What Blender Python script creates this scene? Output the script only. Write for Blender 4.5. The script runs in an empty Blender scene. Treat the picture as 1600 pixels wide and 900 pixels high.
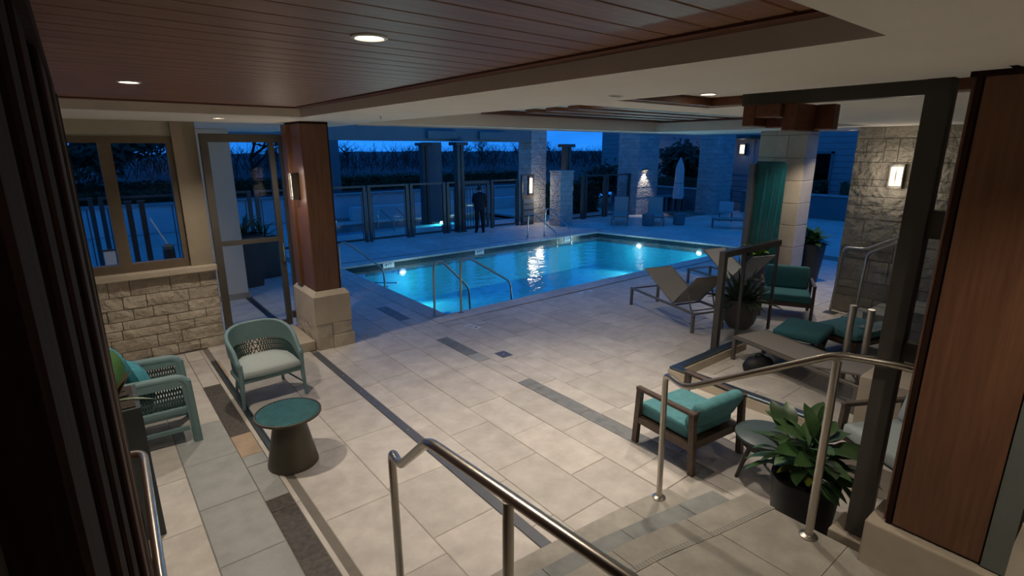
import bpy, bmesh, math, random
from mathutils import Vector, Matrix
random.seed(7)
R = math.radians
sc = bpy.context.scene
C = sc.collection

# ---------------------------------------------------------------- camera
cam = bpy.data.cameras.new('camera'); camo = bpy.data.objects.new('camera', cam); C.objects.link(camo)
camo.location = (0, 0, 3.0); camo.rotation_euler = (R(90-14.63), 0, R(51.3-90))
cam.sensor_width = 36; cam.lens = 36*830.7/1600; cam.clip_start = 0.02; cam.clip_end = 400
sc.camera = camo
sc.view_settings.view_transform = 'Standard'; sc.view_settings.look = 'None'
sc.view_settings.exposure = 0.0; sc.view_settings.gamma = 1.0; sc.view_settings.use_curve_mapping = False

# ---------------------------------------------------------------- world: dusk sky
SKY = 3.2
w = bpy.data.worlds.new('dusk'); sc.world = w; w.use_nodes = True
nt = w.node_tree; nt.nodes.clear()
def N(nt, t, **k):
    n = nt.nodes.new(t)
    for a, b in k.items(): setattr(n, a, b)
    return n
tc = N(nt, 'ShaderNodeTexCoord'); sep = N(nt, 'ShaderNodeSeparateXYZ'); nt.links.new(tc.outputs['Generated'], sep.inputs[0])
rp = N(nt, 'ShaderNodeValToRGB'); nt.links.new(sep.outputs['Z'], rp.inputs[0])
rp.color_ramp.elements[0].position = 0.0; rp.color_ramp.elements[0].color = (.006, .085, .33, 1)
rp.color_ramp.elements[1].position = 0.7; rp.color_ramp.elements[1].color = (.003, .040, .16, 1)
nz = N(nt, 'ShaderNodeTexNoise'); nz.inputs['Scale'].default_value = 3.0; nz.inputs['Detail'].default_value = 5
mp = N(nt, 'ShaderNodeMapping'); mp.inputs['Scale'].default_value = (1, 1, 4); nt.links.new(tc.outputs['Generated'], mp.inputs[0]); nt.links.new(mp.outputs[0], nz.inputs[0])
mr = N(nt, 'ShaderNodeMapRange'); mr.inputs['From Min'].default_value = .35; mr.inputs['From Max'].default_value = .7; mr.inputs['To Min'].default_value = .75; mr.inputs['To Max'].default_value = 1.3
nt.links.new(nz.outputs[0], mr.inputs['Value'])
bg = N(nt, 'ShaderNodeBackground'); nt.links.new(rp.outputs[0], bg.inputs[0])
mu = N(nt, 'ShaderNodeMath', operation='MULTIPLY'); mu.inputs[1].default_value = SKY; nt.links.new(mr.outputs[0], mu.inputs[0]); nt.links.new(mu.outputs[0], bg.inputs[1])
nt.links.new(bg.outputs[0], N(nt, 'ShaderNodeOutputWorld').inputs[0])

DOWN = 132.0          # watts of one ceiling downlight
WARM = (1.0, .87, .73)

# ---------------------------------------------------------------- materials
def P(m):
    return m.node_tree.nodes['Principled BSDF']
def pm(name, col, rough=.6, metal=0, var=.0, scale=6, bump=0, bscale=40, col2=None, stretch=None, spec=None, island=0, detail=6, bd=.02):
    m = bpy.data.materials.new(name); m.use_nodes = True; t = m.node_tree; p = P(m)
    p.inputs['Base Color'].default_value = (*col, 1); p.inputs['Roughness'].default_value = rough; p.inputs['Metallic'].default_value = metal
    if spec is not None: p.inputs['Specular IOR Level'].default_value = spec
    tc = N(t, 'ShaderNodeTexCoord'); vec = tc.outputs['Object']
    if not stretch: vec = N(t, 'ShaderNodeNewGeometry').outputs['Position']
    if stretch:
        mp = N(t, 'ShaderNodeMapping'); mp.inputs['Scale'].default_value = stretch; t.links.new(vec, mp.inputs[0]); vec = mp.outputs[0]
    out = None
    if var or col2:
        n = N(t, 'ShaderNodeTexNoise'); n.inputs['Scale'].default_value = scale; n.inputs['Detail'].default_value = detail; n.inputs['Roughness'].default_value = .6
        t.links.new(vec, n.inputs[0])
        r = N(t, 'ShaderNodeMapRange'); r.inputs['From Min'].default_value = .3; r.inputs['From Max'].default_value = .7; t.links.new(n.outputs[0], r.inputs[0])
        mx = N(t, 'ShaderNodeMix', data_type='RGBA')
        a = tuple(c*(1-var) for c in col) if not col2 else col
        b = tuple(min(1, c*(1+var)) for c in col) if not col2 else col2
        mx.inputs['A'].default_value = (*a, 1); mx.inputs['B'].default_value = (*b, 1)
        t.links.new(r.outputs[0], mx.inputs['Factor']); out = mx.outputs['Result']
    if island:
        g = N(t, 'ShaderNodeNewGeometry'); oi = N(t, 'ShaderNodeObjectInfo')
        ad = N(t, 'ShaderNodeMath', operation='ADD'); t.links.new(g.outputs['Random Per Island'], ad.inputs[0]); t.links.new(oi.outputs['Random'], ad.inputs[1])
        fr = N(t, 'ShaderNodeMath', operation='FRACT'); t.links.new(ad.outputs[0], fr.inputs[0])
        r2 = N(t, 'ShaderNodeMapRange'); r2.inputs['To Min'].default_value = 1-island; r2.inputs['To Max'].default_value = 1+island; t.links.new(fr.outputs[0], r2.inputs[0])
        hs = N(t, 'ShaderNodeHueSaturation')
        t.links.new(r2.outputs[0], hs.inputs['Value'])
        if out: t.links.new(out, hs.inputs['Color'])
        else: hs.inputs['Color'].default_value = (*col, 1)
        out = hs.outputs[0]
    if out: t.links.new(out, p.inputs['Base Color'])
    if bump:
        n2 = N(t, 'ShaderNodeTexNoise'); n2.inputs['Scale'].default_value = bscale; n2.inputs['Detail'].default_value = 4; t.links.new(vec, n2.inputs[0])
        b = N(t, 'ShaderNodeBump'); b.inputs['Strength'].default_value = bump; b.inputs['Distance'].default_value = bd
        t.links.new(n2.outputs[0], b.inputs['Height']); t.links.new(b.outputs[0], p.inputs['Normal'])
    return m
def wood(name, c1, c2, axis, rough=.4, spec=.5):
    s = [14, 14, 14]; s['xyz'.index(axis)] = .9
    return pm(name, c1, rough, col2=c2, scale=2.2, stretch=tuple(s), bump=.15, bscale=3, spec=spec)
def emis(name, col, s):
    m = bpy.data.materials.new(name); m.use_nodes = True; t = m.node_tree; t.nodes.clear()
    e = N(t, 'ShaderNodeEmission'); e.inputs[0].default_value = (*col, 1); e.inputs[1].default_value = s
    t.links.new(e.outputs[0], N(t, 'ShaderNodeOutputMaterial').inputs[0]); return m
def glass(name, tint=(.93, .96, .96), ior=1.45, rough=.01, bump=0, bscale=3, gl=(1, 1, 1), stretch=None, diffuse=None, dmix=0):
    m = bpy.data.materials.new(name); m.use_nodes = True; t = m.node_tree; t.nodes.clear()
    tr = N(t, 'ShaderNodeBsdfTransparent'); tr.inputs[0].default_value = (*tint, 1)
    g = N(t, 'ShaderNodeBsdfGlossy'); g.inputs['Color'].default_value = (*gl, 1); g.inputs['Roughness'].default_value = rough
    f = N(t, 'ShaderNodeFresnel')
    bf = N(t, 'ShaderNodeNewGeometry'); mi = N(t, 'ShaderNodeMix', data_type='FLOAT'); mi.inputs['A'].default_value = ior; mi.inputs['B'].default_value = 1/ior     # thin sheet: same reflectance from both sides
    t.links.new(bf.outputs['Backfacing'], mi.inputs['Factor']); t.links.new(mi.outputs['Result'], f.inputs[0])
    mx = N(t, 'ShaderNodeMixShader'); t.links.new(f.outputs[0], mx.inputs[0])
    base = tr.outputs[0]
    if diffuse:
        d = N(t, 'ShaderNodeBsdfDiffuse'); d.inputs[0].default_value = (*diffuse, 1)
        m2 = N(t, 'ShaderNodeMixShader'); m2.inputs[0].default_value = dmix; t.links.new(base, m2.inputs[1]); t.links.new(d.outputs[0], m2.inputs[2]); base = m2.outputs[0]
    t.links.new(base, mx.inputs[1]); t.links.new(g.outputs[0], mx.inputs[2])
    if bump:
        tcn = N(t, 'ShaderNodeTexCoord'); n = N(t, 'ShaderNodeTexNoise'); n.inputs['Scale'].default_value = bscale; n.inputs['Detail'].default_value = 3
        vec = tcn.outputs['Object']
        if stretch:
            mp = N(t, 'ShaderNodeMapping'); mp.inputs['Scale'].default_value = stretch; t.links.new(vec, mp.inputs[0]); vec = mp.outputs[0]
        t.links.new(vec, n.inputs[0])
        b = N(t, 'ShaderNodeBump'); b.inputs['Strength'].default_value = bump; b.inputs['Distance'].default_value = .05
        t.links.new(n.outputs[0], b.inputs['Height']); t.links.new(b.outputs[0], g.inputs['Normal']); t.links.new(b.outputs[0], f.inputs['Normal'])
    t.links.new(mx.outputs[0], N(t, 'ShaderNodeOutputMaterial').inputs[0]); return m

M = {}
M['tile'] = pm('limestone_tile', (.47, .43, .38), .55, col2=(.64, .595, .53), scale=4.0, bump=.25, bscale=16, island=.10, detail=9)
M['tile_grey'] = pm('grey_paver', (.21, .22, .215), .6, var=.25, scale=7, bump=.2, bscale=30, island=.12)
M['tile_lightgrey'] = pm('light_grey_paver', (.36, .37, .35), .6, var=.15, scale=4, bump=.15, bscale=20, island=.08)
M['tile_dark'] = pm('dark_granite_paver', (.085, .075, .062), .6, var=.45, scale=22, bump=.2, bscale=60, island=.15)
M['tile_tan'] = pm('tan_paver', (.45, .33, .22), .6, var=.15, scale=5, bump=.1)
M['grout'] = pm('grout', (.20, .18, .15), .9, var=.1)
M['step'] = pm('step_stone', (.36, .335, .28), .6, var=.2, scale=5, bump=.15, bscale=25, island=.06)
M['step_grey'] = pm('step_grey_stone', (.24, .25, .235), .6, var=.2, scale=6, bump=.15, bscale=30, island=.08)
M['stone'] = pm('split_face_stone', (.42, .36, .28), .85, col2=(.60, .53, .42), scale=3.5, bump=1, bscale=7, island=.13, bd=.08)
M['stone_grey'] = pm('ledger_stone', (.30, .27, .21), .85, col2=(.42, .38, .30), scale=3.0, bump=1, bscale=6, island=.16, bd=.10)
M['stone_cut'] = pm('cut_limestone', (.50, .43, .33), .7, var=.1, scale=4, bump=.1, bscale=20, island=.04)
M['stone_far'] = pm('far_ledger_stone', (.34, .33, .31), .9, col2=(.5, .49, .46), scale=2.5, bump=1.0, bscale=8, stretch=(1, 1, 1.6), bd=.15)
M['garden_wall'] = pm('garden_wall_render', (.60, .63, .64), .85, var=.08, scale=2)
M['mortar'] = pm('mortar', (.16, .135, .10), .95, var=.2)
M['plaster'] = pm('ceiling_plaster', (.82, .76, .65), .8, var=.03, scale=2)
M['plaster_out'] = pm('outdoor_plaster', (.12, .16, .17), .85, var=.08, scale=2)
M['wood_ceil'] = wood('ceiling_plank_wood', (.19, .080, .038), (.30, .135, .065), 'x', .5)
M['wood_trim'] = wood('ceiling_trim_wood', (.10, .034, .016), (.16, .06, .03), 'x', .45)
M['wood_trim_y'] = wood('ceiling_trim_wood_y', (.10, .034, .016), (.16, .06, .03), 'y', .45)
M['wood_col'] = wood('column_wood', (.115, .050, .024), (.185, .085, .043), 'z', .45)
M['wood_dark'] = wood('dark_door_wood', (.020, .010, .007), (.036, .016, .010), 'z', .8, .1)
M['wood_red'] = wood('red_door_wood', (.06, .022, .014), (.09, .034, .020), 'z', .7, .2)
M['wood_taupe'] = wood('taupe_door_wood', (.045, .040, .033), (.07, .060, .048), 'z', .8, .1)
M['metal_dark'] = pm('bronze_metal', (.085, .078, .066), .45, .3, var=.1)
M['metal_blue'] = pm('slate_metal', (.10, .13, .15), .35, .8, var=.1)
M['frame_tan'] = pm('tan_window_frame', (.16, .125, .085), .5, .2, var=.08)
M['paint_tan'] = pm('tan_paint', (.30, .25, .18), .7, var=.04)
M['paint_cream'] = pm('cream_paint', (.42, .40, .31), .75, var=.04)
M['channel'] = pm('grey_green_channel', (.16, .18, .16), .5, .3, var=.08)
M['steel'] = pm('brushed_stainless', (.52, .48, .42), .30, 1.0, var=.08, scale=30, stretch=(1, 1, .1))
M['drain'] = pm('drain_steel', (.13, .135, .145), .55, .4, var=.1)
M['sage'] = pm('sage_chair_frame', (.15, .245, .25), .6, var=.08)
M['weave'] = pm('woven_rope', (.055, .105, .10), .75, var=.2, scale=30)
M['cushion_pale'] = pm('pale_seat_fabric', (.41, .47, .46), .9, var=.06, scale=60, bump=.1, bscale=200)
M['teal'] = pm('teal_fabric', (.04, .165, .18), .9, var=.12, scale=40, bump=.25, bscale=120)
M['teal_rib'] = pm('teal_strip', (.015, .135, .15), .3, var=.2, scale=3)
M['teal_light'] = pm('light_teal_fabric', (.085, .255, .275), .85, var=.15, scale=12, bump=.4, bscale=25)
M['turq'] = pm('turquoise_pillow', (.045, .25, .30), .8, var=.25, scale=9, bump=.5, bscale=12)
M['brown_wood'] = wood('brown_teak', (.060, .038, .026), (.105, .068, .045), 'x', .5)
M['taupe_metal'] = pm('taupe_metal', (.17, .15, .125), .5, .2, var=.06)
M['sling'] = pm('taupe_sling', (.30, .275, .235), .85, var=.07, scale=70, bump=.15, bscale=250)
M['pot_brown'] = pm('brown_pot', (.055, .042, .034), .6, var=.2, scale=5, bump=.2, bscale=25)
M['pot_dark'] = pm('charcoal_pot', (.022, .024, .024), .5, var=.15)
M['pot_green'] = pm('slate_pot', (.05, .06, .058), .45, var=.15)
M['soil'] = pm('soil', (.03, .022, .015), .95, var=.4, scale=30, bump=.6)
M['table_bronze'] = pm('bronze_table', (.085, .075, .055), .42, .4, var=.15, scale=4)
M['table_top'] = pm('teal_slat_top', (.02, .10, .115), .4, var=.3, scale=9)
M['table_rib'] = pm('teal_rib', (.035, .19, .21), .35, var=.2, scale=9)
M['table_blue'] = pm('blue_grey_table', (.07, .10, .105), .4, var=.1)
M['leaf'] = pm('broad_leaf', (.030, .085, .022), .4, col2=(.075, .155, .05), scale=9, island=.25)
M['leaf_yellow'] = pm('yellow_leaf', (.20, .22, .03), .45, var=.2)
M['leaf_lime'] = pm('lime_leaf', (.14, .24, .03), .45, var=.3, scale=12, island=.25)
M['leaf_pale'] = pm('pale_leaf', (.13, .30, .11), .5, var=.25, scale=14, island=.1)
M['leaf_blade'] = pm('blade_leaf', (.045, .075, .028), .5, var=.3, scale=14, island=.3)
M['leaf_copper'] = pm('copper_leaf', (.11, .075, .045), .5, var=.3, scale=10)
M['foliage'] = pm('dark_foliage', (.020, .035, .016), .8, var=.5, scale=3, island=.3)
M['hedge'] = pm('hedge_leaf', (.018, .040, .014), .85, var=.6, scale=5, island=.4)
M['hill'] = pm('hill_scrub', (.075, .058, .060), .95, var=.5, scale=.7, bump=.9, bscale=2)
M['bark'] = pm('bark', (.035, .028, .024), .9, var=.3)
M['basin'] = pm('pool_plaster', (.012, .40, .58), .7, var=.06, scale=1.2)
M['band'] = pm('waterline_tile', (.012, .035, .045), .25, var=.3, scale=10)
M['water'] = glass('pool_water', (.70, .95, 1.0), 1.33, .03, bump=.35, bscale=2.2, stretch=(1, 1.6, 1))
M['spa_water'] = glass('spa_water', (.7, .93, 1.0), 1.33, .03, bump=.3, bscale=2.5)
M['glass'] = glass('clear_glass', (.92, .94, .94), 1.09)
M['glass_teal'] = glass('teal_glass', (.10, .42, .42), 1.45, .05, diffuse=(.02, .15, .16), dmix=.65)
M['white'] = pm('white_ceramic', (.78, .77, .74), .4)
M['ink'] = pm('dark_ink', (.02, .022, .04), .6)
M['lens'] = emis('lamp_lens', (1, .84, .62), 9)
M['sconce_glass'] = emis('sconce_glass', (1, .80, .55), 3.2)
M['pool_lens'] = emis('pool_lamp_lens', (.85, 1, .95), 12)
M['siding'] = pm('grey_siding', (.25, .26, .26), .8, var=.06, scale=2)
M['dark_pane'] = glass('dark_pane', (.15, .17, .2), 1.5)
M['cloth_dark'] = pm('dark_jacket', (.010, .011, .016), .9, var=.2, scale=8)
M['trouser'] = pm('dark_trousers', (.008, .008, .010), .9, var=.2, scale=8)
M['skin'] = pm('skin', (.30, .17, .11), .6)
M['hair'] = pm('dark_hair', (.012, .010, .010), .8)
M['canvas'] = pm('grey_canvas', (.40, .42, .42), .9, var=.08, scale=6)
M['towel'] = pm('patterned_towel', (.45, .50, .50), .95, col2=(.10, .25, .28), scale=12)
M['bag'] = pm('black_bag', (.012, .012, .014), .6, var=.3)
M['red'] = pm('red_plastic', (.45, .03, .03), .5)

# ---------------------------------------------------------------- mesh helpers
class MB:
    def __init__(s): s.v = []; s.f = []
    def add(s, vs, fs):
        o = len(s.v); s.v += [tuple(v) for v in vs]; s.f += [tuple(i+o for i in f) for f in fs]; return s
    def box(s, x0, x1, y0, y1, z0, z1):
        vs = [(x, y, z) for z in (z0, z1) for y in (y0, y1) for x in (x0, x1)]
        return s.add(vs, [(0, 2, 3, 1), (4, 5, 7, 6), (0, 1, 5, 4), (2, 6, 7, 3), (0, 4, 6, 2), (1, 3, 7, 5)])
    def rbox(s, x0, x1, y0, y1, z0, z1, r=.02, seg=2, mat=None):
        bm = bmesh.new(); bmesh.ops.create_cube(bm, size=1)
        for v in bm.verts: v.co = Vector((v.co.x*(x1-x0)+(x0+x1)/2, v.co.y*(y1-y0)+(y0+y1)/2, v.co.z*(z1-z0)+(z0+z1)/2))
        bmesh.ops.bevel(bm, geom=list(bm.edges), offset=r, segments=seg, affect='EDGES', profile=.5)
        bm.verts.index_update()
        vs = [v.co.copy() for v in bm.verts]
        if mat is not None: vs = [mat @ v for v in vs]
        s.add(vs, [tuple(v.index for v in f.verts) for f in bm.faces]); bm.free(); return s
    def tube(s, pts, r, seg=8, closed=False, flat=1.0):
        pts = [Vector(p) for p in pts]; n = len(pts)
        rs = r if isinstance(r, (list, tuple)) else [r]*n
        T = []
        for i in range(n):
            a = pts[(i-1) % n] if (closed or i > 0) else pts[i]; b = pts[(i+1) % n] if (closed or i < n-1) else pts[i]
            t = (b-a); T.append(t.normalized() if t.length > 1e-9 else Vector((0, 0, 1)))
        u = T[0].orthogonal().normalized()
        if abs(T[0].z) < .95:
            u = T[0].cross(Vector((0, 0, 1))).normalized()
        vs = []
        for i in range(n):
            u = (u-T[i]*u.dot(T[i])).normalized(); k = T[i].cross(u)
            for j in range(seg):
                a = 2*math.pi*(j+.5)/seg; vs.append(pts[i]+rs[i]*(math.cos(a)*u+flat*math.sin(a)*k))
        fs = []
        for i in range(n if closed else n-1):
            for j in range(seg):
                a = i*seg+j; b = i*seg+(j+1) % seg; c = ((i+1) % n)*seg+(j+1) % seg; d = ((i+1) % n)*seg+j
                fs.append((a, b, c, d))
        if not closed:
            fs.append(tuple(range(seg-1, -1, -1))); fs.append(tuple((n-1)*seg+j for j in range(seg)))
        return s.add(vs, fs)
    def bar(s, p, q, w, h=None):           # rectangular bar between points
        h = h or w; p = Vector(p); q = Vector(q); t = (q-p).normalized()
        u = t.cross(Vector((0, 0, 1)));
        u = Vector((1, 0, 0)) if u.length < 1e-4 else u.normalized()
        k = u.cross(t).normalized(); vs = []
        for b in (p, q):
            for a, c in ((-1, -1), (1, -1), (1, 1), (-1, 1)): vs.append(b+u*a*w/2+k*c*h/2)
        return s.add(vs, [(0, 1, 2, 3), (7, 6, 5, 4), (0, 4, 5, 1), (1, 5, 6, 2), (2, 6, 7, 3), (3, 7, 4, 0)])
    def lathe(s, prof, c=(0, 0, 0), seg=24, sx=1, sy=1):
        vs = []; n = len(prof)
        for r, z in prof:
            for j in range(seg):
                a = 2*math.pi*j/seg; vs.append((c[0]+r*sx*math.cos(a), c[1]+r*sy*math.sin(a), c[2]+z))
        fs = []
        for i in range(n-1):
            for j in range(seg): fs.append((i*seg+j, i*seg+(j+1) % seg, (i+1)*seg+(j+1) % seg, (i+1)*seg+j))
        fs.append(tuple(range(seg-1, -1, -1))); fs.append(tuple((n-1)*seg+j for j in range(seg)))
        return s.add(vs, fs)
    def prism(s, poly, z0, z1):
        n = len(poly); vs = [(x, y, z0) for x, y in poly]+[(x, y, z1) for x, y in poly]
        ar = sum(poly[i][0]*poly[(i+1) % n][1]-poly[(i+1) % n][0]*poly[i][1] for i in range(n))
        fs = [tuple(range(n-1, -1, -1)), tuple(range(n, 2*n))]+[(i, (i+1) % n, n+(i+1) % n, n+i) for i in range(n)]
        if ar < 0: fs = [tuple(reversed(f)) for f in fs]
        return s.add(vs, fs)
    def sheet(s, grid, th):                # grid of points -> thick sheet
        nu = len(grid); nv = len(grid[0]); G = [[Vector(p) for p in r] for r in grid]; vs = []
        for sgn in (.5, -.5):
            for i in range(nu):
                for j in range(nv):
                    a = G[min(i+1, nu-1)][j]-G[max(i-1, 0)][j]; b = G[i][min(j+1, nv-1)]-G[i][max(j-1, 0)]
                    n = a.cross(b); n = n.normalized() if n.length > 1e-9 else Vector((0, 0, 1))
                    vs.append(G[i][j]+n*th*sgn)
        o = nu*nv; fs = []
        for i in range(nu-1):
            for j in range(nv-1):
                a, b, c, d = i*nv+j, (i+1)*nv+j, (i+1)*nv+j+1, i*nv+j+1
                fs.append((a, b, c, d)); fs.append((o+d, o+c, o+b, o+a))
        for i in range(nu-1):
            a, b = i*nv, (i+1)*nv; fs.append((b, a, o+a, o+b)); a, b = i*nv+nv-1, (i+1)*nv+nv-1; fs.append((a, b, o+b, o+a))
        for j in range(nv-1):
            a, b = j, j+1; fs.append((a, b, o+b, o+a)); a, b = (nu-1)*nv+j, (nu-1)*nv+j+1; fs.append((b, a, o+a, o+b))
        return s.add(vs, fs)
    def mesh(s, name, mat, smooth=None):
        me = bpy.data.meshes.new(name); me.from_pydata(s.v, [], s.f)
        if mat: me.materials.append(M[mat] if isinstance(mat, str) else mat)
        if smooth:
            me.polygons.foreach_set('use_smooth', [True]*len(me.polygons)); me.set_sharp_from_angle(angle=R(smooth))
        me.update(); return me
    def build(s, name, mat, parent=None, smooth=None, **tags):
        return put(name, s.mesh(name, mat, smooth), parent, **tags)
def put(name, me, parent=None, loc=None, rot=None, scale=None, **tags):
    o = bpy.data.objects.new(name, me); C.objects.link(o)
    if parent: o.parent = parent
    if loc is not None: o.location = loc
    if rot is not None: o.rotation_euler = rot
    if scale is not None: o.scale = scale
    for k, v in tags.items():
        if v is not None: o[k] = v
    return o
def thing(name, label, cat, loc=(0, 0, 0), rz=0, group=None, kind=None):
    o = bpy.data.objects.new(name, None); C.objects.link(o); o.empty_display_size = .1
    o.location = loc; o.rotation_euler = (0, 0, rz)
    if label: o['label'] = label
    if cat: o['category'] = cat
    if group: o['group'] = group
    if kind: o['kind'] = kind
    return o
def clone(root, loc, rz, label, group=None):
    r = root.copy(); C.objects.link(r); r.location = loc; r.rotation_euler = (0, 0, rz); r['label'] = label
    if group: r['group'] = group
    for ch in list(root.children):
        c = ch.copy(); C.objects.link(c); c.parent = r
        for g in ch.children:
            d = g.copy(); C.objects.link(d); d.parent = c
    return r
def light(name, kind, loc, energy, parent=None, col=WARM, size=.05, spot=None, blend=.5, rot=(0, 0, 0)):
    l = bpy.data.lights.new(name, kind); l.energy = energy; l.color = col
    if kind == 'AREA': l.size = size
    else: l.shadow_soft_size = size
    if spot: l.spot_size = R(spot); l.spot_blend = blend
    o = bpy.data.objects.new(name, l); C.objects.link(o); o.location = loc; o.rotation_euler = rot
    if parent: o.parent = parent
    return o
def arc(p0, p1, p2, n=6):                   # quadratic bend
    p0, p1, p2 = map(Vector, (p0, p1, p2)); return [p0*(1-t)**2+p1*2*t*(1-t)+p2*t*t for t in [i/n for i in range(n+1)]]
def bend_path(pts, r=.08, n=5):
    pts = [Vector(p) for p in pts]; out = [pts[0]]
    for i in range(1, len(pts)-1):
        a = pts[i]+(pts[i-1]-pts[i]).normalized()*min(r, (pts[i-1]-pts[i]).length*.45)
        b = pts[i]+(pts[i+1]-pts[i]).normalized()*min(r, (pts[i+1]-pts[i]).length*.45)
        out += arc(a, pts[i], b, n)
    return out+[pts[-1]]

# ================================================================ THE SETTING
PL = [(4.96, 13.42), (4.96, 8.17), (16.1, 8.25), (14.9, 13.5)]      # pool outline
SPA = [(6.6, 18.5), (15.2, 18.5), (15.2, 21.4), (6.6, 21.4)]
mb = MB(); zb, zt = -.35, -.008
for poly in ([(-4, -2), (34, -2), (34, 8.4), PL[2], PL[1], (-4, 8.17)], [(-4, 8.17), PL[1], PL[0], (-4, 13.42)],
             [PL[2], (34, 8.4), (34, 13.5), PL[3]], [(-4, 13.42), PL[0], PL[3], (34, 13.5), (34, 18.5), (-4, 18.5)],
             [(-4, 18.5), (6.6, 18.5), (6.6, 21.4), (-4, 21.4)], [(15.2, 18.5), (34, 18.5), (34, 21.4), (15.2, 21.4)],
             [(-4, 21.4), (34, 21.4), (34, 24), (-4, 24)]):
    mb.prism(poly, zb, zt)
floor = mb.build('floor', 'grout', kind='structure')

# ---- paving tiles
def tile_mesh(mat):
    m = MB(); e = .012
    vs = [(x, y, -1) for x, y in ((0, 0), (1, 0), (1, 1), (0, 1))]+[(x, y, -.25) for x, y in ((0, 0), (1, 0), (1, 1), (0, 1))]+[(x, y, 0) for x, y in ((e, e), (1-e, e), (1-e, 1-e), (e, 1-e))]
    m.add(vs, [(0, 1, 5, 4), (1, 2, 6, 5), (2, 3, 7, 6), (3, 0, 4, 7), (4, 5, 9, 8), (5, 6, 10, 9), (6, 7, 11, 10), (7, 4, 8, 11), (8, 9, 10, 11)])
    return m.mesh('tile', mat)
TM = {k: tile_mesh(k) for k in ('tile', 'tile_grey', 'tile_lightgrey', 'tile_dark', 'tile_tan')}
tiles = []
def strip(x0, x1, y0, y1, ln=(.8, 1.1), mat='tile', fixed=None):
    y = y0-random.uniform(0, ln[0]); cuts = sorted(set([c for c in (fixed or []) if y0 < c < y1]))
    segs = [y0]+cuts+[y1]
    for a, b in zip(segs, segs[1:]):
        yy = a-(random.uniform(0, ln[0]) if a == y0 else 0)
        while yy < b-.02:
            L = random.uniform(*ln); e = min(yy+L, b)
            if b-e < .2: e = b
            s = max(yy, a)
            if e-s > .05: tiles.append([x0, x1, s, e, mat if isinstance(mat, str) else mat((s+e)/2)])
            yy = e
def dark_strip(y):
    if 5.9 < y < 7.5 or y < 4.55: return 'tile_dark'
    if 5.4 < y <= 5.9: return 'tile_tan'
    return 'tile_lightgrey' if y <= 5.4 else 'tile'
for x0, x1 in ((-1.2, -.7), (-.7, -.15), (-.15, .36)): strip(x0, x1, 2.55, 9.0)
strip(.36, .84, 2.55, 9.0, mat=lambda y: 'tile_lightgrey' if y < 6.4 else 'tile')
strip(.84, 1.045, 2.55, 9.0, ln=(.45, .8), mat=dark_strip, fixed=[4.53, 5.4, 5.9, 7.48])
strip(1.045, 1.09, 2.55, 9.0, ln=(1, 1.4), mat='tile')
for x0, x1 in ((1.16, 1.76), (1.76, 2.36)): strip(x0, x1, 2.5, 16.6)
strip(2.46, 2.70, 2.45, 16.6, ln=(.6, .9))
for x0, x1 in ((2.70, 3.22), (3.22, 3.71), (3.71, 4.14)): strip(x0, x1, 2.42, 16.6)
def gstrip(y):
    return 'tile_grey' if (2.3 < y < 5.05 or 6.25 < y < 7.15 or 8.4 < y < 9.35) else ('tile_lightgrey' if 5.95 < y <= 6.25 else 'tile')
strip(4.14, 4.35, 1.0, 13.6, ln=(.7, 1.0), mat=gstrip, fixed=[2.3, 5.05, 5.95, 6.25, 7.15, 8.4, 9.4])
strip(4.35, 4.62, 1.0, 13.6)
strip(4.62, 4.96, .4, 7.82)
xs = [4.96, 5.3, 5.85, 6.4, 6.95, 7.5, 8.05, 8.6, 9.15, 9.7, 10.25, 10.8, 11.35, 11.9, 12.45, 13.0, 13.6, 14.2, 14.8, 15.4, 16.0]
for a, b in zip(xs, xs[1:]): strip(a, b, .3, 7.82)
strip(3.62, 4.14, 1.0, 2.42)
for x0, x1 in ((-1.2, -.6), (-.6, 0), (0, .6), (.6, 1.16)): strip(x0, x1, 9.35, 16.6)
for x0 in [4.35+.6*i for i in range(27)]: strip(x0, x0+.6, 13.95, 18.4)
for x0 in [16.7+.7*i for i in range(14)]: strip(x0, x0+.7, 1.0, 13.95)
for x0 in [-1.2+.6*i for i in range(13)]: strip(x0, x0+.6, 16.6, 23.2)
for x0 in [6.6+.6*i for i in range(15)]: strip(x0, x0+.6, 21.75, 22.2)
for x0 in [15.6+.6*i for i in range(9)]: strip(x0, x0+.6, 18.4, 22.2)
camv = Vector((0, 0, 3))
def tsize(t):
    c = Vector(((t[0]+t[1])/2, (t[2]+t[3])/2, 0)); d = c-camv; f = Vector((math.cos(R(51.3)), math.sin(R(51.3)), 0))
    dep = d.xy.dot(f.xy)
    if dep < 1.0 or abs(d.xy.dot(Vector((f.y, -f.x)))) > dep*1.02: return 0
    return (t[1]-t[0])*(t[3]-t[2])/dep**3
tiles.sort(key=tsize, reverse=True)
g = .003
rest = MB()
for i, (x0, x1, y0, y1, m) in enumerate(tiles):
    dz = random.uniform(-.0012, .0012)
    if i < 298:
        put('tile', TM[m], floor, loc=(x0+g, y0+g, dz), scale=(x1-x0-2*g, y1-y0-2*g, .02))
    elif m == 'tile':
        o = len(rest.v); a, b, c, d = x0+g, x1-g, y0+g, y1-g
        rest.add([(a, c, -.02), (b, c, -.02), (b, d, -.02), (a, d, -.02), (a, c, dz), (b, c, dz), (b, d, dz), (a, d, dz)], [(0, 1, 5, 4), (1, 2, 6, 5), (2, 3, 7, 6), (3, 0, 4, 7), (4, 5, 6, 7)])
    else:
        put('tile', TM[m], floor, loc=(x0+g, y0+g, dz), scale=(x1-x0-2*g, y1-y0-2*g, .02))
ee = lambda y: 16.1-(y-8.25)*1.2/5.25+.42
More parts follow.
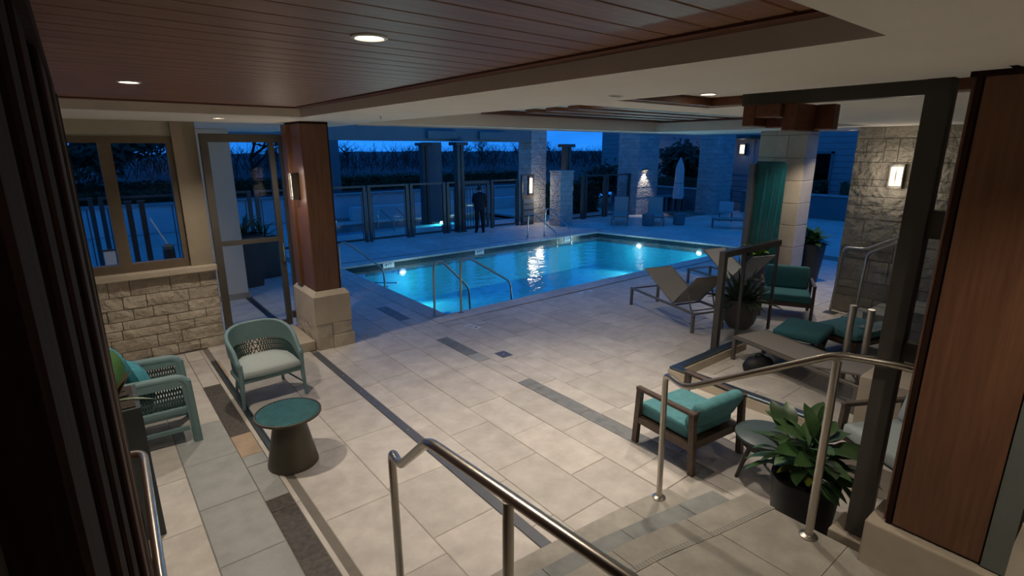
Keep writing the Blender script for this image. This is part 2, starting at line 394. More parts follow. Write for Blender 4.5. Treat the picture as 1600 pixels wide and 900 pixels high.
for k in range(8):
    ya_, yb_ = 8.3+k*.7, 8.3+k*.7+.694
    o = len(rest.v); rest.prism([(ee(ya_), ya_), (16.695, ya_), (16.695, yb_), (ee(yb_), yb_)], -.02, .0)
rest.build('tile_field', 'tile', floor, kind='stuff')

# ---- channel drain, door track, floor box
dr = thing('channel_drain', 'long narrow metal channel drain running across the limestone floor', 'drain', (2.41, 2.5, 0))
MB().box(-.046, .046, 0, 5.3, -.007, .001).build('channel', 'drain', dr)
rv = MB().lathe([(.011, 0), (.009, .002), (.004, .003)], seg=8).mesh('screw', 'steel', 40)
for y in (2.05, 2.35, 3.6, 4.2): put('screw', rv, dr, loc=(.0, y, .001))
tr = thing('door_track', 'raised metal door track on the floor by the side table', 'track', (1.125, 5.3, 0))
MB().box(-.032, .032, 0, 3.05, -.006, .012).box(-.03, -.018, 0, 3.05, .012, .026).box(.018, .03, 0, 3.05, .012, .026).build('track_rail', 'metal_blue', tr)
MB().box(.032, .07, 2.35, 3.05, -.006, .006).build('threshold_plate', 'tile_tan', tr)
tr2 = thing('floor_track', 'dark metal strip set in the paving beyond the glass door', 'track', (2.38, 9.4, 0))
MB().box(-.05, .05, 0, 3.2, -.006, .004).build('strip', 'metal_blue', tr2)
fb = thing('floor_drain', 'small square blue-grey drain cover in the deck near the pool', 'drain', (4.605, 5.95, 0))
MB().rbox(-.095, .095, -.115, .115, -.005, .003, .002, 1).build('cover', 'drain', fb)
MB().lathe([(.014, 0), (.012, .003)], (0, 0, .003), 8).build('screw', 'steel', fb)
fb2 = thing('floor_drain', 'small dark drain cover beside the far teal armchair', 'drain', (10.75, 3.75, 0))
MB().rbox(-.11, .11, -.11, .11, -.005, .003, .002, 1).build('cover', 'metal_dark', fb2)
MB().lathe([(.014, 0), (.012, .003)], (0, 0, .003), 8).build('screw', 'steel', fb2)

# ================================================================ POOL
pool = thing('swimming_pool', 'long blue-lit swimming pool with pale stone coping', 'pool', (0, 0, 0))
def pool_shell(poly, depth, parent, mat):
    m = MB(); n = len(poly)
    vs = [(x, y, -.01) for x, y in poly]+[(x, y, -depth) for x, y in poly]
    m.add(vs, [tuple(range(n, 2*n))]+[((i+1) % n, i, n+i, n+(i+1) % n) for i in range(n)])
    return m.build('basin', mat, parent)
pool_shell(PL, 1.25, pool, 'basin')
def inset(poly, d):
    c = Vector((sum(p[0] for p in poly)/len(poly), sum(p[1] for p in poly)/len(poly))); return [(p[0]+(d if p[0] < c.x else -d), p[1]+(d if p[1] < c.y else -d)) for p in poly]
m = MB(); q = inset(PL, .012)
for i in range(4):
    a, b = PL[i], PL[(i+1) % 4]; a2, b2 = q[i], q[(i+1) % 4]; m.prism([a, b, b2, a2], -.26, -.03)
m.build('waterline_band', 'band', pool)
wq = inset(PL, .002); nx, ny = 60, 36; m = MB(); vs = []
for i in range(nx+1):
    for j in range(ny+1):
        u, v = i/nx, j/ny; a = Vector(wq[1]).lerp(Vector(wq[2]), u); b = Vector(wq[0]).lerp(Vector(wq[3]), u); p = a.lerp(b, v); vs.append((p.x, p.y, -.125))
m.add(vs, [(i*(ny+1)+j, (i+1)*(ny+1)+j, (i+1)*(ny+1)+j+1, i*(ny+1)+j+1) for i in range(nx) for j in range(ny)])
m.build('water', 'water', pool, smooth=60)
def coping(a, b, wd, parent, n, over=.03):
    a, b = Vector(a), Vector(b); t = (b-a); L = t.length; t.normalize(); nn = Vector((t.y, -t.x))
    for k in range(n):
        p = a+t*(L*k/n+.003); q = a+t*(L*(k+1)/n-.003)
        MB().prism([tuple(p-nn*over), tuple(q-nn*over), tuple(q+nn*wd), tuple(p+nn*wd)], -.05, .006).build('coping_stone', 'tile', parent)
coping((4.62, 8.17), (16.45, 8.25), .34, pool, 13)        # near side
coping((4.96, 13.42), (4.96, 8.17), .34, pool, 6)         # left side
coping((15.2, 13.5), (4.62, 13.42), .40, pool, 12)        # far side
coping((16.1, 8.25), (14.9, 13.5), .40, pool, 6)          # end
# submerged steps in the near corner and bench
MB().box(4.97, 5.9, 8.19, 9.6, -1.24, -.45).box(5.9, 6.5, 8.19, 9.6, -1.24, -.75).build('pool_step', 'basin', pool)
m = MB()
for p, q in (((4.99, 9.0, -.43), (6.0, 8.45, -.43)), ((5.3, 9.5, -.43), (6.0, 9.1, -.43)), ((5.05, 12.3, -.3), (5.6, 11.9, -.3)), ((5.25, 12.7, -.3), (5.95, 12.1, -.3))):
    m.bar(p, q, .05, .02)
m.build('step_stripe', 'band', pool)
lampm = MB().lathe([(.11, 0), (.11, .02), (.09, .035)], seg=16)
def pool_lamp(loc, rz, aim):
    t = put('pool_light', lampm.mesh('pool_light', 'white', 40), pool, loc=loc, rot=(R(90), 0, rz))
    put('lamp_lens', MB().lathe([(.062, .036), (.058, .042)], seg=16).mesh('lamp_lens', 'pool_lens'), t, scale=(1.2, .6, 1))
    d = Vector(aim)-Vector(loc); d.normalize()
    light('underwater_lamp', 'SPOT', Vector(loc)+d*.12, 108, None, (.88, 1, .90), .08, 140, .6, d.to_track_quat('-Z', 'Y').to_euler())
    light('underwater_glow', 'POINT', Vector(loc)+d*.5-Vector((0, 0, .15)), 13, None, (.85, 1, .92), .1)
pool_lamp((6.75, 13.39, -.36), 0, (7.5, 9, -1.2))
pool_lamp((15.28, 11.8, -.34), R(-77), (9, 11, -1.0))
pool_lamp((15.76, 9.7, -.34), R(-77), (9, 10, -1.0))
pool_lamp((9.3, 8.21, -.36), R(180), (10, 12.5, -1.0))  # added lamp on the unseen near wall, evens out the water brightness
pool_lamp((12.6, 8.23, -.36), R(180), (12.3, 12.5, -1.0))  # second added near-wall lamp, also out of view, fills the darker water
# depth markers: text on a white tile
def text(name, s, size, mat, loc, rot, parent):
    cu = bpy.data.curves.new(name, 'FONT'); cu.body = s; cu.size = size; cu.align_x = 'CENTER'; cu.align_y = 'CENTER'; cu.extrude = .001
    o = bpy.data.objects.new(name, cu); C.objects.link(o); dg = bpy.context.evaluated_depsgraph_get()
    me = bpy.data.meshes.new_from_object(o.evaluated_get(dg)); bpy.data.objects.remove(o)
    me.materials.clear(); me.materials.append(M[mat]); return put(name, me, parent, loc=loc, rot=rot)
def marker(loc, rz, label, s='4 FT', wd=.3):
    t = thing('depth_marker', label, 'pool marker', loc, rz, 'pool depth markers on the deck')
    MB().rbox(-wd/2, wd/2, -.075, .075, -.01, .008, .003, 1).build('marker_tile', 'white', t)
    text('lettering', s, .12, 'ink', (0, 0, .0085), (0, 0, 0), t)
marker((4.97, 7.3, 0), R(105), 'white depth marker tile reading 4 FT between pool ladder and floor drain')
marker((8.2, 7.68, 0), R(180), 'white depth marker tile on the deck at the middle of the pool side', '4 FT', .4)
marker((12.0, 7.72, 0), R(180), 'white depth marker tile on the deck behind the sun loungers')
for x, y in ((6.35, 13.395), (9.45, 13.42), (13.35, 13.45)):
    b = MB().box(x-.17, x+.17, y, y+.03, -.18, -.035).build('marker_block', 'white', pool)
    text('lettering', '4 FT', .11, 'ink', (x, y-.002, -.1), (R(90), 0, 0), b)

# ================================================================ CEILING
ZS = 3.38
m = MB()
for a in ((-3, -.6, -1.2, 13.5), (-.6, 2.26, -1.2, .75), (-.6, 2.26, 6.95, 13.5), (2.26, 3.5, -1.2, 13.5), (3.5, 12.6, -1.2, .6), (3.5, 12.6, 3.02, 3.5), (4.85, 12.6, .6, 3.02), (3.5, 12.6, 7.85, 8.2), (10.5, 12.6, 3.5, 7.85)):
    m.box(*a, ZS, 3.66)
m.box(3.5, 3.62, 8.2, 13.5, ZS, 3.66)
m.box(-3, 3.62, -1.2, 13.5, 3.66, 3.9); m.box(3.62, 12.6, -1.2, 8.2, 3.66, 3.9)
ceiling = m.build('ceiling', 'plaster', kind='structure')
MB().box(-.6, 2.26, .75, 6.95, 3.52, 3.56).build('backing_board', 'wood_trim', ceiling)
# planks along X
y = .86; k = 0
while y < 6.84:
    wd = min(.19 if k % 2 else .16, 6.84-y)
    MB().rbox(-.56, 2.155, y+.004, y+wd-.004, 3.487, 3.525, .004, 1).build('plank', 'wood_ceil', ceiling); y += wd; k += 1
for n_, a, mt in (('trim_board', (2.155, 2.26, .75, 6.95, 3.475, 3.53), 'wood_trim_y'), ('trim_board', (-.6, 2.155, 6.84, 6.95, 3.475, 3.53), 'wood_trim'), ('trim_board', (-.6, 2.155, .75, .86, 3.475, 3.53), 'wood_trim')):
    MB().box(*a).build(n_, mt, ceiling)
# coffer over the step area and the long coffer beside the pool: wood borders
MB().box(3.5, 4.85, .6, 3.02, 3.47, 3.655).build('coffer_board', 'plaster', ceiling)
for a, mt in (((3.5, 4.85, 2.96, 3.02, 3.395, 3.468), 'wood_trim'), ((4.79, 4.85, .6, 2.96, 3.395, 3.468), 'wood_trim_y'), ((3.5, 3.56, .6, 2.96, 3.395, 3.468), 'wood_trim_y'), ((3.56, 4.79, .6, .66, 3.395, 3.468), 'wood_trim')):
    MB().box(*a).build('coffer_trim', mt, ceiling)
for a, mt in (((5.6, 10.5, 7.72, 7.85, 3.59, 3.655), 'wood_trim'), ((10.38, 10.5, 3.5, 7.72, 3.57, 3.655), 'wood_trim_y')):
    MB().box(*a).build('coffer_trim', mt, ceiling)
for i in range(7):
    MB().box(6.2, 10.38, 4.0+i*.52, 4.25+i*.52, 3.60, 3.655).build('coffer_slat', 'wood_ceil', ceiling)
# pale drip edge
MB().box(3.5, 12.6, 8.2, 8.23, ZS-.02, 3.9).box(12.6, 12.63, -1.2, 8.23, ZS-.02, 3.9).build('edge_trim', 'plaster', ceiling)
sp = thing('sprinkler', 'small ceiling sprinkler head in the pale soffit', 'sprinkler', (2.88, 6.05, ZS))
MB().lathe([(.035, 0), (.03, -.008)], seg=12).build('escutcheon', 'white', sp); MB().lathe([(.008, -.008), (.008, -.03), (.018, -.033), (.018, -.036)], seg=8).build('head', 'steel', sp)
vent = thing('ceiling_sensor', 'thin dark slot fitting in the soffit above the steps', 'sensor', (3.18, 2.75, ZS))
MB().rbox(-.05, .05, -.03, .03, -.006, .0, .002, 1).build('plate', 'plaster', vent); MB().box(-.04, .04, -.012, .012, -.008, -.006).build('slot', 'metal_dark', vent)

# ---- downlights
dl_ring = MB().lathe([(.082, 0), (.082, -.006), (.066, -.009), (.06, 0)], seg=24).mesh('trim_ring', 'white', 40)
dl_lens = MB().lathe([(.06, -.003), (.058, -.004)], seg=20).mesh('lens', 'lens')
def downlight(x, y, z, label, e=DOWN, spot=104, blend=.7, grp='recessed downlights'):
    t = thing('downlight', label, 'ceiling light', (x, y, z), 0, grp)
    put('trim_ring', dl_ring, t); put('lens', dl_lens, t)
    light('downlight_lamp', 'SPOT', (0, 0, -.02), e, t, WARM, .05, spot, blend)
downlight(1.12, 2.42, 3.487, 'round downlight in the wood plank ceiling, the nearer one', DOWN*1.05)
downlight(.41, 5.07, 3.487, 'round downlight in the wood plank ceiling, near the windows', DOWN*1.4, 122)
downlight(1.49, 7.72, ZS, 'round downlight in the soffit beside the glass door', DOWN*1.0, 125)
downlight(.6, 11.0, ZS, 'downlight in the porch soffit outside the windows', DOWN*.35)
downlight(2.5, -.35, ZS, 'added unseen downlight in the soffit behind the landing', DOWN*.7, 140)  # added out of view to brighten the right wood column
downlight(11.1, 4.75, ZS, 'downlight in the soffit close to the square stone column', DOWN*.8)
downlight(12.3, 4.4, ZS, 'downlight in the soffit over the passage right of the stone column', DOWN*.5)
downlight(4.43, 2.78, 3.47, 'round downlight in the wood-edged coffer above the steps', DOWN*.95)
downlight(4.0, 4.05, 3.655, 'downlight in the long coffer nearest the steps', DOWN*1.7, 84)
downlight(5.6, 3.75, 3.655, 'downlight in the long coffer above the kerb', DOWN*.9)
downlight(7.2, 6.4, 3.655, 'downlight in the long coffer near the pool coping', DOWN*.45)
downlight(9.2, 6.2, 3.655, 'downlight in the long coffer above the sun loungers', DOWN*.6)
downlight(8.6, 4.2, 3.655, 'downlight in the long coffer above the bowl planter', DOWN*.6)

# ================================================================ WALLS
def stone_panel(rows, mat, parent, x0=None, depth=.03, plane='y', at=0, sgn=-1, jit=.012):
    """rows: list of (z0,z1,[cuts]); stones stand proud of a wall plane"""
    for z0, z1, cuts in rows:
        for a, b in zip(cuts, cuts[1:]):
            d = depth+random.uniform(-jit, jit); gp = .005
            if plane == 'y': bx = (a+gp, b-gp, min(at, at+sgn*d), max(at, at+sgn*d), z0+gp, z1-gp)
            else: bx = (min(at, at+sgn*d), max(at, at+sgn*d), a+gp, b-gp, z0+gp, z1-gp)
            rock(bx, plane, sgn).build('stone', mat, parent, smooth=50)
def rock(bx, plane, sgn):
    x0, x1, y0, y1, z0, z1 = bx; m = MB(); nu = max(3, min(7, int((x1-x0 if plane == 'y' else y1-y0)/.09))); nv = 3
    G = []
    for i in range(nu+1):
        row = []
        for j in range(nv+1):
            u, v = i/nu, j/nv; ed = (i in (0, nu) or j in (0, nv)); off = -.006 if ed else random.uniform(-.007, .012)
            if plane == 'y': p = (x0+(x1-x0)*u, (y0-off) if sgn < 0 else (y1+off), z0+(z1-z0)*v)
            else: p = ((x0-off) if sgn < 0 else (x1+off), y0+(y1-y0)*u, z0+(z1-z0)*v)
            row.append(p)
        G.append(row)
    vs = [p for r in G for p in r]; fs = []
    for i in range(nu):
        for j in range(nv):
            f = (i*(nv+1)+j, (i+1)*(nv+1)+j, (i+1)*(nv+1)+j+1, i*(nv+1)+j+1)
            fs.append(f if (plane == 'y') == (sgn < 0) else tuple(reversed(f)))
    m.add(vs, fs)
    # sides back to the wall
    ring = [i*(nv+1) for i in range(nu+1)]+[nu*(nv+1)+j for j in range(1, nv+1)]+[i*(nv+1)+nv for i in range(nu-1, -1, -1)]+[j for j in range(nv-1, 0, -1)]
    o = len(m.v); back = []
    for k in ring:
        p = list(m.v[k])
        if plane == 'y': p[1] = y1 if sgn < 0 else y0
        else: p[0] = x1 if sgn < 0 else x0
        back.append(tuple(p))
    m.v += back; n = len(ring)
    for k in range(n):
        f = (ring[k], o+k, o+(k+1) % n, ring[(k+1) % n]); m.f.append(f if (plane == 'y') == (sgn < 0) else tuple(reversed(f)))
    return m

# window wall (faces the camera at y = 9.05)
wf = MB().box(-3, 1.43, 9.08, 9.34, 0, 1.27).build('wall_front', 'mortar', kind='structure')
rows = [(0, .17, [-1.2, -.75, -.3, .1, .45, .79, 1.08, 1.43]), (.17, .36, [-1.2, -.5, .0, .55, .86, 1.43]), (.36, .50, [-1.2, -.3, .15, .72, 1.05, 1.43]),
        (.50, .63, [-1.2, -.6, -.1, .17, .72, 1.22, 1.43]), (.63, .80, [-1.2, -.35, .02, .32, .56, 1.0, 1.43]), (.80, .98, [-1.2, -.8, -.2, .22, .50, 1.03, 1.43]), (.98, 1.22, [-1.2, -.6, .08, .33, .82, 1.20, 1.43])]
stone_panel(rows, 'stone', wf, at=9.08, depth=.03)
MB().rbox(-1.2, 1.46, 8.96, 9.36, 1.22, 1.31, .012, 2).build('sill', 'stone_cut', wf)
MB().box(-3, 1.12, 9.12, 9.34, 3.17, ZS).build('header', 'paint_cream', wf)
MB().box(1.12, 1.42, 9.05, 9.34, 1.31, ZS).build('corner_post', 'paint_tan', wf)
def window(n, x0, x1):
    fr = MB(); z0, z1 = 1.31, 3.17; t = .075
    for a in ((x0, x0+t, z0, z1), (x1-t, x1, z0, z1), (x0+t, x1-t, z0, z0+.12), (x0+t, x1-t, z1-.09, z1)): fr.box(a[0], a[1], 9.10, 9.22, a[2], a[3])
    o = fr.build('window_%d' % n, 'frame_tan', kind='structure')
    MB().box(x0+t, x1-t, 9.155, 9.165, z0+.12, z1-.09).build('pane', 'glass', o)
    return o
window(1, -1.2, -.42); window(2, -.42, .34); window(3, .34, 1.12)
# walls that close the room
MB().box(-3.2, -3, -1.2, 9.34, 0, ZS).build('wall_left', 'plaster', kind='structure')
MB().box(-3.2, 12.6, -1.5, -1.2, 0, 3.66).build('wall_back', 'plaster', kind='structure')

# ---- folded wooden door stack at the left of the camera
ds = thing('folding_door_stack', 'dark stained wooden folding door panels standing edge-on at the left', 'door', (-.05, 0, 0))
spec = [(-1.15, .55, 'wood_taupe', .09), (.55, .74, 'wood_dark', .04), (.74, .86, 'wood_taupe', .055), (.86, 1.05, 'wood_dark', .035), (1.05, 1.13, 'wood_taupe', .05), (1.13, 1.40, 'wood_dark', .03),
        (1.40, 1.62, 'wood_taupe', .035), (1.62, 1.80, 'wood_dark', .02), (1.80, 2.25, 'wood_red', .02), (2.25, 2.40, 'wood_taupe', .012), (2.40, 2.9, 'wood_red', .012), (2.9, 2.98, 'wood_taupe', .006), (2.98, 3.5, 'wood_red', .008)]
for a, b, mt, ins in spec:
    MB().rbox(-.30, .045-ins, a+.004, b-.004, .0, 3.22, .006, 1).build('door_panel', mt, ds)
MB().box(-.32, .03, -1.15, 3.5, 3.225, 3.30).build('head_rail', 'wood_dark', ds)
MB().box(-.30, -.02, 3.502, 3.53, .02, 3.2).build('edge_strip', 'wood_taupe', ds)

# ================================================================ WOOD COLUMN BY THE DOOR
col = thing('column', 'wood clad column on a stone base beside the glass door', 'column', (2.75, 8.3, 0))
def stone_block(b, parent, mat='stone_cut', r=.012, name='stone'):
    return MB().rbox(*b, r, 2).build(name, mat, parent)
x0, x1, y0, y1 = -.28, .28, -.47, .5
for b in ((x0, -.03, y0, y1, 0, .40), (-.024, x1, y0, y1, .205, .40), (-.024, x1+.03, y0-.015, y1, 0, .2)): stone_block(b, col, 'stone', .01)
m = MB(); a = .08
vs = [(x0, y0, .405), (x1, y0, .405), (x1, y1, .405), (x0, y1, .405), (x0, y0, .84), (x1, y0, .84), (x1, y1, .84), (x0, y1, .84), (x0+.06, y0+.06, .92), (x1-.06, y0+.06, .92), (x1-.06, y1-.06, .92), (x0+.06, y1-.06, .92)]
m.add(vs, [(3, 2, 1, 0), (0, 1, 5, 4), (1, 2, 6, 5), (2, 3, 7, 6), (3, 0, 4, 7), (4, 5, 9, 8), (5, 6, 10, 9), (6, 7, 11, 10), (7, 4, 8, 11), (8, 9, 10, 11)])
m.build('cap_stone', 'stone_cut', col)
MB().box(-.205, .165, -.40, .26, .92, ZS-.004).build('core', 'wood_dark', col)
MB().rbox(-.215, .155, -.412, -.398, .925, ZS-.03, .004, 1).build('front_panel', 'wood_col', col)
MB().rbox(-.222, -.206, -.402, .10, .925, ZS-.03, .004, 1).build('side_panel', 'wood_col', col)
MB().rbox(-.27, -.19, .11, .34, .925, ZS-.03, .006, 1).build('rear_panel', 'wood_col', col)
MB().box(.155, .172, -.412, .26, .92, ZS-.004).build('corner_strip', 'wood_dark', col)
MB().box(-.225, .172, -.415, .27, ZS-.03, ZS-.004).build('top_strip', 'wood_dark', col)

def sconce(loc, rz, label, h=.36, wd=.13, dp=.1, e=10, grp='wall sconces', em='sconce_glass'):
    """local: back at y=0, projects to -y"""
    t = thing('wall_sconce', label, 'wall light', loc, rz, grp)
    MB().box(-wd*.55, wd*.55, -.014, 0, -h*.55, h*.55).build('back_plate', 'metal_dark', t)
    MB().rbox(-wd*.42, wd*.42, -dp*.85, -.016, -h*.42, h*.42, .008, 1).build('glass_shade', em, t)
    fr = MB()
    for s in (-1, 1):
        fr.box(s*wd*.5-.007, s*wd*.5+.007, -dp, -.012, -h*.5, h*.5)
    fr.box(-.008, .008, -dp-.004, -dp*.9, -h*.5, h*.5)
    fr.build('frame', 'metal_dark', t)
    MB().box(-wd*.55, wd*.55, -dp-.004, 0, h*.46, h*.53).build('top_cap', 'metal_dark', t)
    MB().box(-wd*.55, wd*.55, -dp-.004, 0, -h*.53, -h*.46).build('bottom_cap', 'metal_dark', t)
    light('sconce_lamp', 'POINT', (0, -dp-.05, h*.35), e*.5, t, WARM, .12); light('sconce_lamp', 'POINT', (0, -dp-.05, -h*.35), e*.5, t, WARM, .12)
    return t
sconce((2.52, 8.22, 2.47), R(-90), 'glowing wall lamp on the wooden column by the glass door', e=7)

# ---- stone step and the tall glass door
stp = thing('stone_step', 'low stone block step beside the column base', 'step', (2.1, 8.35, 0))
stone_block((-.62, .36, -.45, .55, 0, .15), stp, 'stone_cut', .01, 'block')
gd = MB(); ya, yb = 8.92, 9.0
for a in ((1.44, 1.54, .0, 3.10), (2.36, 2.44, .16, 3.10), (1.44, 2.66, 3.10, 3.22), (2.52, 2.6, .16, 3.1)): gd.box(a[0], a[1], ya, yb, a[2], a[3])
gdo = gd.build('door_1', 'metal_dark', kind='structure')
MB().box(1.54, 2.36, ya+.01, yb-.01, 1.575, 1.645).build('mid_rail', 'metal_dark', gdo); MB().box(1.54, 2.36, ya+.01, yb-.01, .16, .25).build('bottom_rail', 'metal_dark', gdo)
MB().box(1.54, 2.36, 8.956, 8.964, 1.645, 3.10).build('pane', 'glass', gdo); MB().box(1.54, 2.36, 8.956, 8.964, .25, 1.575).build('pane', 'glass', gdo)
MB().rbox(2.44, 2.56, 8.86, 8.92, .28, .40, .01, 1).build('hinge', 'metal_dark', gdo)
MB().tube(bend_path([(2.40, 8.92, 1.25), (2.40, 8.86, 1.25), (2.40, 8.86, 1.55), (2.40, 8.92, 1.55)], .03), .01, 8).build('handle', 'steel', gdo, smooth=40)

# ================================================================ STEPS (three curved treads)
st = thing('entry_steps', 'three shallow curved limestone steps at the bottom of the picture', 'steps', (0, 0, 0))
def ev(curve, x):
    for (xa, ya_), (xb, yb_) in zip(curve, curve[1:]):
        if x <= xb: return ya_+(yb_-ya_)*(x-xa)/(xb-xa)
    return curve[-1][1]
E1 = [(-.0, 2.50), (1.0, 2.49), (2.02, 2.47), (2.63, 2.42), (2.98, 2.39), (3.31, 2.35), (3.58, 2.30)]
E2 = [(-.0, 2.26), (1.0, 2.24), (1.9, 2.19), (2.53, 2.13), (3.11, 2.03), (3.41, 1.98), (3.65, 1.93)]
E3 = [(-.0, 2.02), (1.0, 2.0), (2.05, 1.92), (2.58, 1.86), (3.09, 1.74), (3.43, 1.68), (3.63, 1.64)]
E4 = [(x, y-.22) for x, y in E3]
def tread(ca, cb, xa, xb, z0, z1, mat, name='tread_stone', n=4):
    xs_ = [xa+.003+(xb-xa-.006)*i/n for i in range(n+1)]
    MB().prism([(x, ev(ca, x)) for x in xs_]+[(x, ev(cb, x)) for x in reversed(xs_)], z0, z1).build(name, mat, st)
for cur, nxt, z, mt, cuts in ((E1, E2, .15, 'step', [0, .9, 1.75, 2.55, 3.1, 3.58]), (E2, E3, .30, 'step_grey', [0, 1.1, 2.0, 2.7, 3.28, 3.65]), (E3, E4, .45, 'step', [0, .8, 1.6, 2.35, 3.0, 3.62])):
    back = [(x, y-(.06 if z < .4 else 0)) for x, y in nxt]
    for a, b in zip(cuts, cuts[1:]): tread(cur, back, a, b, .0 if z < .2 else z-.16, z, mt)
MB().prism([(0, ev(E3, 0)-.3)]+[(x, ev(E4, x)-.02) for x in (1, 2, 3, 3.6)]+[(3.6, -1.19), (0, -1.19)], 0, .438).build('landing_core', 'grout', st)
xs_ = [0, .62, 1.25, 1.9, 2.5, 3.05, 3.6]
for a, b in zip(xs_, xs_[1:]):
    yy = 1.0-random.uniform(0, .25)
    f = lambda x: ev(E4, x)-.006
    MB().prism([(a+.003, f(a)), ((a+b)/2, f((a+b)/2)), (b-.003, f(b)), (b-.003, yy), (a+.003, yy)], .40, .45).build('landing_tile', 'step', st)
    MB().prism([(a+.003, yy-.005), (b-.003, yy-.005), (b-.003, -.2), (a+.003, -.2)], .40, .45).build('landing_tile', 'step', st)
# grip dots along the landing nosing
gd_ = MB()
for i in range(120):
    x = .4+i*.027
    if x < 3.6:
        y = ev(E4, x)+.015; gd_.box(x-.007, x+.007, y-.007, y+.007, .45, .4515); gd_.box(x-.007, x+.007, y+.012, y+.026, .45, .4515)
gd_.build('grip_studs', 'step_grey', st, kind='stuff')

# ---- stainless handrails
def rail(label, path, r, posts, rp, extra=None, group='stainless stair handrails'):
    t = thing('handrail', label, 'handrail', (0, 0, 0), 0, group)
    MB().tube(bend_path(path, .07), r, 14).build('rail', 'steel', t, smooth=50)
    for x, y, z0, z1 in posts:
        MB().tube([(x, y, z0), (x, y, z1)], rp, 14).build('post', 'steel', t, smooth=50)
        MB().lathe([(rp+.032, 0), (rp+.032, .008), (rp+.012, .018), (rp, .022)], (x, y, z0), 20).build('flange', 'steel', t, smooth=40)
    return t
rail('stainless handrail in the centre foreground dropping to a bent end', [(1.17, 2.56, .15), (1.18, 2.60, 1.30), (1.155, 2.44, 1.29), (1.03, 1.88, 1.745), (1.13, .45, 1.75)], .024,
     [(1.055, 1.34, .45, 1.74)], .022)
rail('stainless handrail at the right running from the bottom step to the wood column', [(3.41, 2.27, .15), (3.385, 2.28, 1.285), (3.30, 2.05, 1.27), (3.565, 1.17, 1.745), (3.68, .90, 1.74), (3.68, .72, 1.74)], .024,
     [(3.50, 1.14, .45, 1.73)], .026)
MB_f = bpy.data.objects
hr = [o for o in C.objects if o.name.startswith('handrail')]
for t, (x, y) in zip(hr, ((1.17, 2.56), (3.41, 2.27))):
    MB().lathe([(.055, 0), (.055, .008), (.036, .018), (.024, .022)], (x, y, .15), 20).build('flange', 'steel', t, smooth=40)
rail('stainless handrail fixed along the dark door panels at the far left', [(-.06, 3.50, 1.30), (.045, 3.47, 1.30), (.04, 3.30, 1.30), (.008, 2.3, 1.30), (.005, 1.0, 1.32)], .022, [], .02)

# ================================================================ RIGHT FOREGROUND: steel frame and wood column
wc = thing('column', 'large wood clad column on a pale stone plinth at the right edge', 'column', (3.85, .46, 0))
MB().rbox(-.33, .42, -.72, .39, .0, .75, .012, 2).build('plinth', 'stone_cut', wc)
MB().box(-.25, .35, -.24, .30, .75, ZS-.004).build('core', 'wood_dark', wc)
MB().rbox(-.268, -.25, -.15, .265, .765, ZS-.03, .004, 1).build('face_panel', 'wood_col', wc)
MB().rbox(-.255, .35, .30, .318, .765, ZS-.03, .004, 1).build('side_panel', 'wood_col', wc)
MB().box(-.262, -.25, .275, .30, .75, ZS-.03).build('corner_strip', 'wood_dark', wc)
MB().box(-.275, -.24, -.26, -.158, .76, ZS-.03).build('channel', 'channel', wc)
MB().box(-.28, .36, -.27, .325, ZS-.03, ZS-.004).build('top_strip', 'wood_dark', wc)
# steel portal frame
pf = thing('doorway_portal', 'tall dark steel door frame post with header beam beside the right column', 'door frame', (3.83, .95, 0))
stone_block((-.14, .14, -.085, .14, 0, .45), pf, 'stone_cut', .008, 'base_stone')
MB().box(-.075, -.035, -.06, .06, .45, ZS-.004).box(-.025, .035, -.06, .06, .45, ZS-.004).build('post', 'metal_dark', pf)
MB().box(-.06, .02, -.05, .05, .45, ZS-.01).build('post_core', 'wood_dark', pf)
MB().box(-.06, .03, .06, 1.14, ZS-.085, ZS-.004).build('header_beam', 'metal_dark', pf)
MB().box(-.05, .03, -.26, -.06, 2.50, 2.66).build('tie_bar', 'metal_dark', pf); MB().box(-.05, .03, -.26, -.06, 1.74, 1.86).build('tie_bar', 'metal_dark', pf)
br = thing('timber_bracket', 'dark timber bracket blocks under the end of the steel header', 'bracket', (3.78, 2.0, ZS))
for a in ((-.06, .26, -.04, .05, -.225, -.083), (-.02, .36, -.30, -.21, -.26, -.083), (.10, .20, -.21, -.04, -.235, -.17), (.27, .36, -.42, -.30, -.25, -.083), (-.06, .08, -.21, -.04, -.17, -.083)):
    MB().rbox(*a, .006, 1).build('timber_block', 'wood_trim', br)
# pale ledge and wall far right
lw = thing('low_wall', 'pale low wall with a ledge at the right edge behind the big column', 'wall', (5.1, -.35, 0))
MB().rbox(-.35, .6, -.8, .55, 0, .55, .01, 1).build('ledge', 'stone_cut', lw); MB().box(.6, .75, -.8, .55, 0, 1.7).build('back_panel', 'plaster_out', lw)

